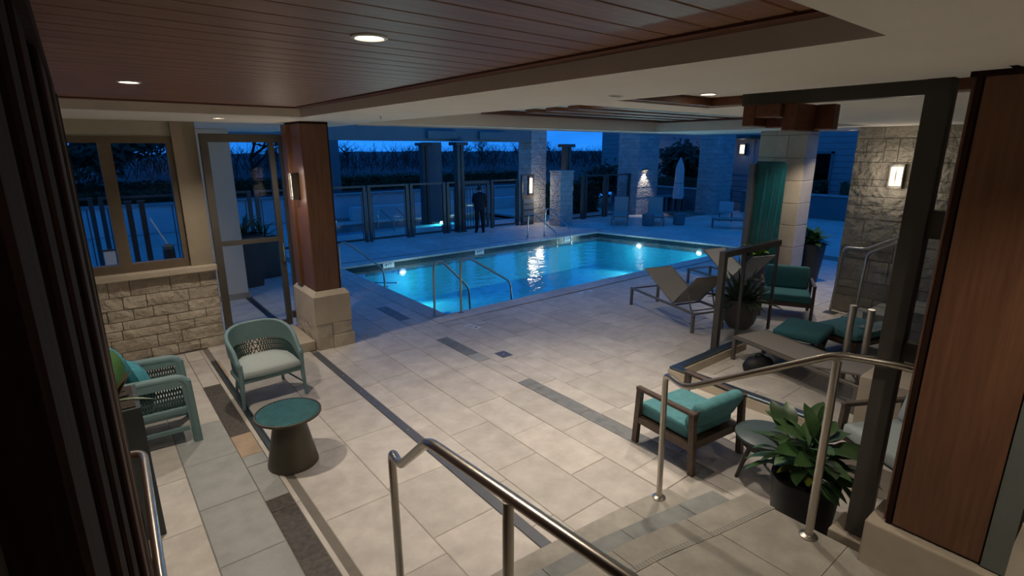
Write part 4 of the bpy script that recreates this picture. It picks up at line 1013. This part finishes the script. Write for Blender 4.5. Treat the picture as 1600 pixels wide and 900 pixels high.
# ================================================================ FENCE
FY = 16.75; FH = 1.85
def fence_panel(x0, x1, label, y=FY, h=FH):
    t = thing('fence_panel', label, 'fence', (x0, y, 0), 0, 'glass pool fence panels'); wd = x1-x0
    for x in (.05, wd-.05): MB().box(x-.05, x+.05, -.05, .05, 0, h).build('post', 'metal_dark', t)
    MB().box(.1, wd-.1, -.025, .025, h-.06, h).build('top_rail', 'metal_dark', t); MB().box(.1, wd-.1, -.025, .025, .05, .12).build('bottom_rail', 'metal_dark', t)
    MB().box(.1, wd-.1, -.006, .006, .12, h-.06).build('pane', 'glass', t)
    for x in (.16, wd-.16): MB().box(x-.012, x+.012, -.012, .012, .12, h-.28).build('bar', 'metal_dark', t)
    return t
for i, (a, b, l) in enumerate(((3.9, 5.55, 'glass pool fence panel hidden behind the wooden column'), (5.6, 7.27, 'glass pool fence panel just right of the wooden column'), (7.33, 8.82, 'glass pool fence panel second from the wooden column'), (8.88, 10.30, 'glass pool fence panel in front of the blue pillar'), (10.36, 10.85, 'narrow glass fence panel left of the gate'), (12.36, 13.75, 'glass pool fence panel right of the gate'))):
    fence_panel(a, b, l)
for i, (a, b, l) in enumerate(((15.45, 17.2, 'glass pool fence panel right of the short stone pillar'), (17.25, 18.6, 'glass pool fence panel in the middle of the far run'), (18.65, 20.3, 'glass pool fence panel ending at the large far stone column'))):
    fence_panel(a, b, l, 16.45, 1.9)
gt = thing('gate', 'metal bar gate in the pool fence behind the standing person', 'gate', (11.05, FY-.02, 0))
for x in (.05, 1.15): MB().box(x-.05, x+.05, -.04, .04, .06, 1.85).build('stile', 'metal_dark', gt)
for z in (.06, 1.74): MB().box(.1, 1.1, -.03, .03, z, z+.11).build('rail', 'metal_dark', gt)
for i in range(7): MB().box(.19+i*.135, .215+i*.135, -.012, .012, .17, 1.74).build('bar', 'metal_dark', gt)
MB().rbox(.08, .42, -.07, -.04, .92, 1.0, .01, 1).build('latch', 'steel', gt)
def tall_post(x, y, label, h=3.25, s=.14):
    t = thing('canopy_post', label, 'post', (x, y, 0), 0, 'dark canopy posts')
    MB().box(-s, -.02, -s, s, 0, h-.12).box(.02, s, -s, s, 0, h-.12).build('shaft', 'metal_dark', t); MB().box(-.02, .02, -s*.6, s*.6, 0, h-.12).build('web', 'wood_dark', t)
    MB().box(-s*1.8, s*1.8, -s*1.8, s*1.8, h-.12, h).build('capital', 'metal_dark', t); MB().box(-s*1.3, s*1.3, -s*1.3, s*1.3, 0, .05).build('foot', 'metal_dark', t)
tall_post(10.93, FY, 'dark canopy post beside the gate'); tall_post(11.05, 19.5, 'dark canopy post standing beyond the fence'); tall_post(15.75, 16.1, 'dark canopy post behind the short stone pillar', 3.2)
# canopy beam
cb = thing('canopy_beam', 'deep pale beam of the far canopy above the pool fence', 'beam', (0, 17.0, 0))
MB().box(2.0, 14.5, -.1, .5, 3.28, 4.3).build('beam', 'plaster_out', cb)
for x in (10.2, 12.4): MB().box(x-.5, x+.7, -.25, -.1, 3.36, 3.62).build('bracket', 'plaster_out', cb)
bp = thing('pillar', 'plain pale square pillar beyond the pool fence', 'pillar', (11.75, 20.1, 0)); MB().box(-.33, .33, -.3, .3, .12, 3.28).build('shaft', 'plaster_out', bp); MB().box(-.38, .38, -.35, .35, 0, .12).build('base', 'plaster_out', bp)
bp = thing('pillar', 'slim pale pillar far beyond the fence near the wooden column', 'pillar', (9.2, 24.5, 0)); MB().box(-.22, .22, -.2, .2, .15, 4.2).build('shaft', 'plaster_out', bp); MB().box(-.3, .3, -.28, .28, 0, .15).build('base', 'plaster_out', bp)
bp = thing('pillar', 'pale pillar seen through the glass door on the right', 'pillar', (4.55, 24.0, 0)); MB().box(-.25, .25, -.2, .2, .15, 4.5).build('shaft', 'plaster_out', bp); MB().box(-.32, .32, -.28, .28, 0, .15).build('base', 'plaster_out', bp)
# far stone columns
def far_col(x0, x1, y0, y1, h, label, mat='stone_far', cap=None):
    t = thing('stone_column', label, 'column', ((x0+x1)/2, (y0+y1)/2, 0)); hx, hy = (x1-x0)/2, (y1-y0)/2; z = 0
    MB().box(-hx+.02, hx-.02, -hy+.02, hy-.02, 0, h).build('core', 'mortar', t)
    rnd = random.Random(int(x0*10)); m = MB()
    while z < h-.01:
        dz = min(rnd.uniform(.16, .24), h-z); c = rnd.uniform(-.3, .3)*hx; e = rnd.uniform(0, .02)
        m.box(-hx-e, c-.005, -hy-e, hy, z+.004, z+dz-.004); m.box(c+.005, hx+e, -hy-e, hy, z+.004, z+dz-.004); z += dz
    m.build('stone_courses', mat, t, kind='stuff')
    MB().box(-hx-.04, hx+.04, -hy-.04, hy+.04, h, h+.06).build('cap', 'stone_far', t)
    return t
far_col(14.55, 15.35, 16.9, 17.7, 4.2, 'tall ledger stone column beside the gate lamp')
far_col(14.75, 15.42, 15.35, 15.95, 2.12, 'short stone pillar at the far end of the pool')
far_col(20.3, 21.8, 16.0, 17.2, 4.6, 'massive far stone column with a lit lamp')
far_col(23.0, 24.3, 13.6, 14.6, 4.6, 'pale blue-lit far column right of the closed parasol')
# lamp box by the gate
lb = thing('gate_lamp', 'glowing lamp in a dark frame above a slatted box by the gate', 'lamp', (14.1, 16.62, 0))
MB().box(-.30, .32, -.05, .05, 0, 1.2).build('box', 'metal_dark', lb)
for i in range(4): MB().box(-.25, .27, -.07, -.05, .15+i*.24, .33+i*.24).build('slat', 'plaster_out', lb)
for x in (-.28, .30): MB().box(x-.03, x+.03, -.05, .05, 1.2, 1.95).build('frame_post', 'metal_dark', lb)
MB().box(-.31, .33, -.05, .05, 1.95, 2.02).build('frame_top', 'metal_dark', lb)
MB().rbox(.06, .2, -.1, -.03, 1.28, 1.88, .02, 2).build('glass_shade', 'sconce_glass', lb); MB().box(.02, .05, -.1, .02, 1.2, 1.95).build('frame_bar', 'metal_dark', lb)
light('gate_lamp_light', 'POINT', (.15, -.25, 1.5), 14, lb, WARM, .2); light('gate_lamp_light', 'POINT', (.6, -.2, 1.0), 10, lb, WARM, .2)
# downward lamp on the far stone column
dlp = thing('wall_lamp', 'small downward wall lamp grazing the massive far column', 'wall light', (20.75, 15.98, 2.05))
MB().box(-.14, .14, -.16, 0, 0, .06).build('hood', 'metal_dark', dlp); MB().box(-.1, .1, -.13, -.03, -.004, 0).build('lens', 'lens', dlp)
light('wall_lamp_light', 'SPOT', (0, -.14, -.03), 70, dlp, WARM, .04, 80, .5, (R(8), 0, 0))

# ================================================================ PERSON AT THE GATE
def person(loc, rz):
    J = dict(pel=(0, 0, .92), wai=(0, .0, 1.08), che=(0, -.01, 1.28), nec=(0, .01, 1.43), nk2=(0, .03, 1.48), he1=(0, .055, 1.545), he2=(0, .06, 1.63), hd=(0, .05, 1.67),
             sl=(-.19, -.01, 1.38), el=(-.235, .06, 1.13), wl=(-.15, .26, 1.06), hl=(-.11, .34, 1.06), sr=(.19, -.01, 1.38), er=(.245, .05, 1.13), wr=(.20, .20, .95), hr_=(.19, .26, .90),
             hpl=(-.09, 0, .88), kl=(-.105, .03, .49), al=(-.115, -.02, .09), tl=(-.135, .15, .035), hpr=(.09, 0, .88), kr=(.11, .03, .49), ar=(.125, -.02, .09), tr_=(.155, .14, .035))
    rad = dict(pel=.135, wai=.15, che=.17, nec=.095, nk2=.066, he1=.078, he2=.088, hd=.065, sl=.08, el=.062, wl=.038, hl=.034, sr=.08, er=.062, wr=.038, hr_=.034, hpl=.11, kl=.082, al=.06, tl=.04, hpr=.11, kr=.082, ar=.06, tr_=.04)
    E_ = [('pel', 'wai'), ('wai', 'che'), ('che', 'nec'), ('nec', 'nk2'), ('nk2', 'he1'), ('he1', 'he2'), ('he2', 'hd'), ('che', 'sl'), ('sl', 'el'), ('el', 'wl'), ('wl', 'hl'), ('che', 'sr'), ('sr', 'er'), ('er', 'wr'), ('wr', 'hr_'), ('pel', 'hpl'), ('hpl', 'kl'), ('kl', 'al'), ('al', 'tl'), ('pel', 'hpr'), ('hpr', 'kr'), ('kr', 'ar'), ('ar', 'tr_')]
    ks = list(J); verts = [J[k] for k in ks]; edges = [(ks.index(a), ks.index(b)) for a, b in E_]; rads = [rad[k] for k in ks]
    for hn, s in (('hl', -1), ('hr_', 1)):
        h = Vector(J[hn])
        for f in range(5):
            i = len(verts); off = Vector(((f-1.5)*.017, .05, -.012)) if f < 4 else Vector((-s*.04, .02, .02)); ln = (.036, .044, .04, .03, .03)[f]
            verts += [tuple(h+off), tuple(h+off+Vector((0, ln, -.02)))]; rads += [.0095, .008]; edges += [(ks.index(hn), i), (i, i+1)]
    me = bpy.data.meshes.new('person_base'); me.from_pydata(verts, edges, []); ob = bpy.data.objects.new('person_base', me); C.objects.link(ob)
    md = ob.modifiers.new('s', 'SKIN'); md.use_smooth_shade = True
    sv = me.skin_vertices[0].data
    for i, rr_ in enumerate(rads): sv[i].radius = (rr_, rr_*(.72 if i in (0, 1, 2) else 1)); sv[i].use_root = (i == 0)
    ob.modifiers.new('d', 'SUBSURF').levels = 2; ob.modifiers['d'].render_levels = 2
    dg = bpy.context.evaluated_depsgraph_get(); nm = bpy.data.meshes.new_from_object(ob.evaluated_get(dg)); bpy.data.objects.remove(ob)
    for k in ('cloth_dark', 'trouser', 'skin'): nm.materials.append(M[k])
    for p in nm.polygons:
        z = p.center.z; p.use_smooth = True; hand = (p.center.y > .25 and z > .8 and z < 1.2)
        p.material_index = 2 if (z > 1.49 or hand) else (0 if z > .90 else 1)
    t = thing('person', 'person in a dark jacket and trousers standing with their back turned at the gate', 'person', loc, rz)
    put('body', nm, t)
    h = MB(); vs = []
    for i in range(7):
        for j in range(16):
            th = math.pi*.62*i/6; ph = 2*math.pi*j/16; rr_ = .098; z = math.cos(th); q = math.sin(th); y = math.sin(ph)*q
            vs.append((math.cos(ph)*q*rr_*.86, 0.055+y*rr_*(.9 if y > 0 else 1.0), 1.615+z*rr_*(.95) - (.03 if (y < -.3 and i > 3) else 0)))
    h.add(vs, [(i*16+j, (i+1)*16+j, (i+1)*16+(j+1) % 16, i*16+(j+1) % 16) for i in range(6) for j in range(16)]); h.build('hair', 'hair', t, smooth=80)
    for s in (-1, 1):
        m = MB(); m.rbox(s*.135-.05, s*.135+.05, -.09, .19, 0, .085, .03, 2); m.build('shoe', 'bag', t, smooth=60)
        MB().lathe([(.0, 0), (.02, .004), (.022, .02), (.008, .03)], (s*.087, .06, 1.57), 8).build('ear', 'skin', t, smooth=60)
    m = MB(); G = []
    for i in range(25):
        a = 2*math.pi*i/24; G.append([(math.cos(a)*(.185 if z > 1.2 else .195), -.005+math.sin(a)*(.14 if z > 1.2 else .15), z) for z in (.84, 1.0, 1.2, 1.36)])
    m.sheet(G, .012).build('jacket', 'cloth_dark', t, smooth=70)
    return t
person((11.38, 16.12, 0), R(-38))

# ================================================================ FAR DECK FURNITURE
lounger('blue-lit sun lounger on the far deck, left of the two', (18.5, 14.95, 0), R(128), back=55, group='far deck sun loungers')
lounger('blue-lit sun lounger on the far deck, beside the closed parasol', (19.55, 13.95, 0), R(128), back=55, group='far deck sun loungers')
lounger('flat sun lounger at the right end of the far deck', (20.1, 9.7, 0), R(33), back=0, group='far deck sun loungers')
for x, y, l in ((17.75, 13.35, 'small drum side table between the two far loungers'), (19.0, 12.75, 'small drum side table right of the far loungers')):
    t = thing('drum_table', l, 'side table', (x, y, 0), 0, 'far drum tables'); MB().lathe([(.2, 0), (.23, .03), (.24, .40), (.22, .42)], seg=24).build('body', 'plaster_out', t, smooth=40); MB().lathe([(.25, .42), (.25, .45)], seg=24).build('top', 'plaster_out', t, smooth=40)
um = thing('closed_parasol', 'tall closed parasol standing behind the far loungers', 'parasol', (21.9, 14.85, 0))
MB().lathe([(.4, 0), (.4, .06), (.08, .09)], seg=20).build('base', 'metal_dark', um, smooth=40); MB().tube([(0, 0, .06), (0, 0, 2.66)], .03, 8).build('pole', 'metal_dark', um)
m = MB(); G = []
for i in range(25):
    a = 2*math.pi*i/24; k = 1+.22*math.cos(a*8); G.append([(rr_*k*math.cos(a), rr_*k*math.sin(a), z) for rr_, z in ((.02, 2.62), (.13, 2.28), (.16, 2.1), (.17, 1.5), (.21, .9), (.19, .75))])
m.sheet(G, .015).build('canopy', 'canvas', um, smooth=50); MB().lathe([(.19, 0), (.195, .04)], (0, 0, 1.45), 20).build('strap', 'plaster_out', um)
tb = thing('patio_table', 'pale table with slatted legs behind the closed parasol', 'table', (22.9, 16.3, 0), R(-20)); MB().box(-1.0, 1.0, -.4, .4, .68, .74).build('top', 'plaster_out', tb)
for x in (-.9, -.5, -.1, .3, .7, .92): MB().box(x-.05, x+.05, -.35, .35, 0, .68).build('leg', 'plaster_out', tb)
t = thing('potted_plant', 'round shrub in a pot on the far deck', 'potted plant', (22.8, 11.6, 0)); MB().lathe([(.25, 0), (.33, .45), (.33, .5)], seg=20).build('pot', 'pot_dark', t, smooth=40); foliage(t, [broad], 70, .5, 1.0, (-.2, 1.4), (1.0, 1.6), .35, 31)
for i, (x, y, l) in enumerate(((21.6, 12.2, 'pale patio chair left of the far potted shrub'), (22.6, 10.6, 'pale patio chair right of the far potted shrub'))):
    t = thing('patio_chair', l, 'chair', (x, y, 0), R(-60+50*i), 'pale patio chairs'); MB().rbox(-.28, .28, -.28, .28, .36, .42, .02, 1).build('seat', 'canvas', t); MB().rbox(-.28, .28, -.3, -.25, .42, .85, .02, 1).build('backrest', 'canvas', t)
    for sx in (-.25, .25):
        for sy in (-.25, .25): MB().box(sx-.02, sx+.02, sy-.02, sy+.02, 0, .36).build('leg', 'metal_dark', t)

# ================================================================ BEYOND THE FENCE
spa = thing('spa_pool', 'second blue pool beyond the glass fence', 'pool', (0, 0, 0)); pool_shell(SPA, .9, spa, 'basin')
m = MB(); m.add([(x, y, -.06) for x, y in inset(SPA, .002)], [(0, 1, 2, 3)]); m.build('water', 'spa_water', spa)
coping(SPA[0], SPA[1], .35, spa, 8); coping(SPA[2], SPA[3], .35, spa, 8)
t = put('pool_light', lampm.mesh('pool_light', 'white', 40), spa, loc=(12.9, 21.36, -.28), rot=(R(90), 0, 0)); put('lamp_lens', MB().lathe([(.075, .036), (.07, .042)], seg=16).mesh('lamp_lens', 'pool_lens'), t)
light('spa_lamp', 'POINT', (12.9, 21.0, -.4), 60, None, (.7, 1, .95), .1)
prail('pair of curved rails in the far pool behind the fence', [[(8.4, 18.4, 0), (8.42, 18.42, .85), (8.55, 18.5, .87), (9.3, 19.0, .3), (9.32, 19.02, -.3)], [(9.0, 18.3, 0), (9.02, 18.32, .85), (9.15, 18.4, .87), (9.9, 18.9, .3), (9.92, 18.92, -.3)]])
gw = MB().box(-6, 21.5, 23.3, 23.7, 0, 1.0).build('wall_garden', 'garden_wall', kind='structure'); MB().box(-6, 21.5, 23.22, 23.78, 1.0, 1.08).build('cap', 'stone_far', gw)
MB().box(9, 22, 22.2, 22.6, 0, .55).build('wall_terrace', 'garden_wall', kind='structure')
# ground rising to a scrubby hill
m = MB(); nx, ny = 60, 24; vs = []; rr = random.Random(11)
for i in range(nx+1):
    for j in range(ny+1):
        x = -70+i*3.2; y = 23.7+(j/ny)**1.6*60; z = .95+min(max(0, y-25)*.085, .75 if x < 6 else (1.25 if x < 24 else 1.5))+rr.uniform(-.1, .3)*min(1, (y-23.7)/6)
        vs.append((x, y, z))
m.add(vs, [(i*(ny+1)+j, (i+1)*(ny+1)+j, (i+1)*(ny+1)+j+1, i*(ny+1)+j+1) for i in range(nx) for j in range(ny)])
m.build('ground_hill', 'hill', smooth=60, kind='structure')
MB().box(34, 120, -40, 90, -.4, .0).box(-80, -4, -40, 23.7, -.4, 0).box(-4, 34, -60, -2, -.4, 0).build('ground_far', 'hill', kind='structure')
# hedges
def hedge(x0, x1, y0, y1, z0, z1, label, n=900, seed=1, grp=None):
    t = thing('hedge', label, 'hedge', ((x0+x1)/2, (y0+y1)/2, z0), 0, grp); r = random.Random(seed); hx, hy, h = (x1-x0)/2, (y1-y0)/2, z1-z0
    MB().box(-hx+.1, hx-.1, -hy+.1, hy-.1, 0, h-.08).build('core', 'hedge', t); m = MB()
    for i in range(n):
        f = r.choice('ffft'); p = Vector((r.uniform(-hx, hx), -hy+r.uniform(0, .15) if f == 'f' else r.uniform(-hy, hy), r.uniform(0, h) if f == 'f' else h-r.uniform(0, .1)))
        a = Vector((r.gauss(0, 1), r.gauss(0, 1), r.gauss(0, 1))).normalized(); b = a.orthogonal().normalized(); s = r.uniform(.05, .12); m.add([p-a*s, p+b*s*.6, p+a*s, p-b*s*.6], [(0, 1, 2, 3)])
    m.build('leaves', 'hedge', t, kind='stuff')
hedge(-8, 21, 25.5, 26.8, 1.0, 1.75, 'long clipped dark hedge above the garden wall beyond the fence', 4200, 1)
hedge(-5, 4.2, 24.0, 25.2, 1.0, 1.5, 'dark hedge seen through the left windows', 1600, 2)
hedge(24.85, 26.0, 14.9, 18.4, 1.0, 1.55, 'dark hedge on the wall behind the closed parasol', 900, 3)
hedge(26.0, 27.2, 10.4, 13.6, 1.0, 1.6, 'dark hedge on the wall right of the far column', 900, 4)
hedge(26.0, 27.2, 5.6, 9.6, 1.0, 1.6, 'dark hedge seen between the stone column and the stone wall', 900, 5)
hedge(17.0, 20.0, 18.0, 19.6, .0, 1.5, 'dark shrub mass behind the far fence panels', 1000, 6)
# garden wall right
gw2 = MB().box(24.3, 24.7, 14.6, 21, 0, 1.02).box(25.4, 25.8, 3.0, 13.6, 0, 1.0).box(24.7, 26.3, 14.6, 21, 0, .98).box(25.8, 27.5, 3.0, 13.6, 0, .98).build('wall_far', 'plaster_out', kind='structure')
for a in ((24.24, 24.76, 14.6, 21, 1.02, 1.08), (25.34, 25.86, 3.0, 13.6, 1.0, 1.06)): MB().box(*a).build('cap', 'stone_far', gw2)
# building across the garden
bd = thing('building', 'blue-lit house with lap siding, windows and wall lamps across the garden', 'building', (30, 14, 0))
MB().box(0, 6, -14, 13, 0, 6.2).build('wall', 'siding', bd)
for i in range(20): MB().box(-.03, 0, -14, 13, .3*i+.02, .3*i+.28).build('siding_board', 'siding', bd)
def bwin(y0, y1, z0, z1):
    f = MB().box(-.12, -.02, y0, y0+.12, z0, z1).box(-.12, -.02, y1-.12, y1, z0, z1).box(-.12, -.02, y0, y1, z0, z0+.12).box(-.12, -.02, y0, y1, z1-.12, z1).build('window', 'plaster_out', bd)
    MB().box(-.06, -.045, y0+.12, y1-.12, z0+.12, z1-.12).build('pane', 'dark_pane', f)
bwin(-2.6, -1.3, .2, 2.9); bwin(-6.0, -4.6, .9, 2.9); bwin(4.5, 6.0, 1.0, 2.9); bwin(8.0, 9.4, 1.0, 2.9)
MB().box(-.5, 0, -14, 13, 6.0, 6.3).build('eave', 'plaster_out', bd)
MB().box(-1.4, 0, 1.2, 3.6, 3.55, 3.75).build('porch_canopy', 'metal_dark', bd); MB().box(-.06, 0, 1.6, 3.2, 1.6, 3.5).build('porch_panel', 'siding', bd)
for y, z, l in ((16.2, 3.0, 'glowing wall lamp under the porch canopy of the far house'), (18.76, 2.82, 'glowing wall lamp of the far house half hidden by tree leaves, right'), (22.0, 2.72, 'glowing wall lamp of the far house half hidden by tree leaves, left'), (7.3, 2.3, 'dim wall lamp of the far house seen past the stone column')):
    sconce((29.94, y, z), R(-90), l, h=.55, wd=.3, dp=.22, e=9, grp='far house wall lamps')
# plaster pier and outdoor left bits
pr = thing('pier', 'plain pale pier standing outside the glass door', 'pier', (2.13, 12.0, 0)); MB().box(-.29, .28, -.2, .2, 0, ZS-.005).build('shaft', 'plaster', pr); MB().box(-.32, .31, -.23, .23, 0, .12).build('base', 'stone_cut', pr)
pf2 = thing('hanging_cloth', 'white folded cloth hanging outside the left window', 'cloth', (.25, 12.6, 0)); MB().box(-.09, .09, -.01, .01, .5, 1.12).build('cloth', 'white', pf2); MB().box(-.11, .11, -.02, .02, 1.12, 1.15).build('hanger_bar', 'metal_dark', pf2); MB().tube([(0, .03, 0), (0, .03, 1.15)], .015, 8).build('stand', 'metal_dark', pf2)
lamp = thing('stick_stand', 'thin pale stick leaning on a dark stand outside the right window', 'stand', (1.18, 12.3, 0)); MB().tube([(.0, 0, 1.18), (-.22, 0, 1.72)], .012, 6).build('stick', 'white', lamp); MB().lathe([(.09, 1.1), (.11, 1.16), (.05, 1.2)], seg=14).build('head', 'plaster_out', lamp, smooth=40); MB().lathe([(.14, 0), (.12, .5), (.1, 1.1)], seg=14).build('body', 'pot_dark', lamp, smooth=40)
for i, (x, l) in enumerate(((.75, 'dark patio post outside the right window, left of the pair'), (.98, 'dark patio post outside the right window, right of the pair'))):
    t = thing('patio_post', l, 'post', (x, 14.0, 0), 0, 'patio posts'); MB().box(-.05, .05, -.05, .05, 0, 1.9).build('post', 'metal_dark', t); MB().box(-.07, .07, -.07, .07, 1.9, 1.93).build('cap', 'metal_dark', t)
fence_panel(-1.6, .2, 'glass pool fence panel outside the left window'); fence_panel(.3, 2.0, 'glass pool fence panel outside the right window'); fence_panel(2.1, 3.8, 'glass pool fence panel seen through the glass door')

# ================================================================ TREES
def bare_tree(label, loc, h, seed, leaves=0, lean=0, spread=.55, grp='trees on the hill', lsz=(.10, .2), levels=5, trunk=.2):
    r = random.Random(seed); t = thing('tree', label, 'tree', loc, 0, grp); m = MB(); tips = []
    def br(p, d, L, rad, lv):
        q = p; pts = [p]; dd = d.copy()
        for i in range(3):
            dd = (dd+Vector((r.gauss(0, .12), r.gauss(0, .12), r.gauss(0, .08)+.03))).normalized(); q = q+dd*L/3; pts.append(q)
        m.tube(pts, [rad, rad*.88, rad*.76, rad*.62], 4 if lv < 3 else 6); tips.append((q, lv))
        if lv > 0:
            for k in range(r.choice((2, 3, 3))):
                a = Vector((r.gauss(0, 1), r.gauss(0, 1), r.gauss(.25, .6))).normalized(); br(q if k else pts[2], (dd*(1-spread)+a*spread).normalized(), L*r.uniform(.62, .82), rad*.6, lv-1)
    br(Vector((0, 0, 0)), Vector((lean, 0, 1)).normalized(), h*trunk, h*.018, levels)
    m.build('branches', 'bark', t)
    if leaves:
        f = MB(); T = [p for p, lv in tips if lv <= 2]
        for i in range(leaves):
            p = r.choice(T)+Vector((r.gauss(0, .35), r.gauss(0, .35), r.gauss(0, .3))); a = Vector((r.gauss(0, 1), r.gauss(0, 1), r.gauss(0, 1))).normalized(); b = a.orthogonal().normalized(); s = r.uniform(*lsz); f.add([p-a*s, p+b*s*.55, p+a*s, p-b*s*.55], [(0, 1, 2, 3)])
        f.build('leaves', 'foliage', t, kind='stuff')
bare_tree('leafy tree outside the far left window', (.9, 25.5, 1.0), 7.0, 3, 5200)
bare_tree('leafy tree at the left edge of the first window', (-2.2, 24.8, 1.0), 6.5, 4, 5200)
bare_tree('half bare tree between the windows and the glass door', (4.2, 30.0, 1.3), 7.5, 5, 900)
bare_tree('bare branching tree seen through the glass door', (6.4, 27.5, 1.2), 7.0, 6, 300)
for i, (x, y, h, l) in enumerate(((10.5, 36, 7.0, 'bare tree on the hill just right of the wooden column'), (14.5, 36, 7.5, 'bare tree on the hill left of the pillar'), (20, 38, 7, 'bare tree on the hill behind the pale pillar'), (27, 38, 8, 'bare tree on the hill behind the person'), (36, 44, 8.5, 'bare tree against bright sky right of the tall stone column'), (42, 46, 9, 'bare tree against bright sky left of the massive column'), (13, 42, 7, 'thin bare tree far up the hill beyond the fence'), (32, 48, 8, 'bare tree on the hill between the two stone columns'))):
    bare_tree(l, (x, y, 1.6), h*.8, 40+i, levels=6, trunk=.13)
bare_tree('dense leafy tree behind the closed parasol', (27.3, 18.6, 0), 5.6, 61, 5200, lsz=(.12, .24), grp='garden trees', levels=5)
bare_tree('small dark shrub tree behind the far fence panels', (22.5, 20.5, 0), 3.4, 62, 1500, grp='garden trees', levels=4)
# twiggy thicket along the hill top
th = thing('thicket', 'tangle of bare twigs along the hill top beyond the fence', 'thicket', (18, 34, 1.5)); r = random.Random(77); m = MB()
for i in range(2000):
    x = r.uniform(-20, 30); y = r.uniform(-4, 8); p = Vector((x, y, r.uniform(.0, .5))); d = Vector((r.gauss(0, .35), r.gauss(0, .35), 1)).normalized(); L = r.uniform(.4, 1.9)
    q = p+d*L*.55; e = q+(d+Vector((r.gauss(0, .5), r.gauss(0, .5), 0))).normalized()*L*.45; f = q+(d+Vector((r.gauss(0, .7), r.gauss(0, .7), 0))).normalized()*L*.4
    m.tube([p, q, e], [.022, .016, .008], 3); m.tube([q, f], [.012, .006], 3)
m.build('twigs', 'bark', th, kind='stuff')
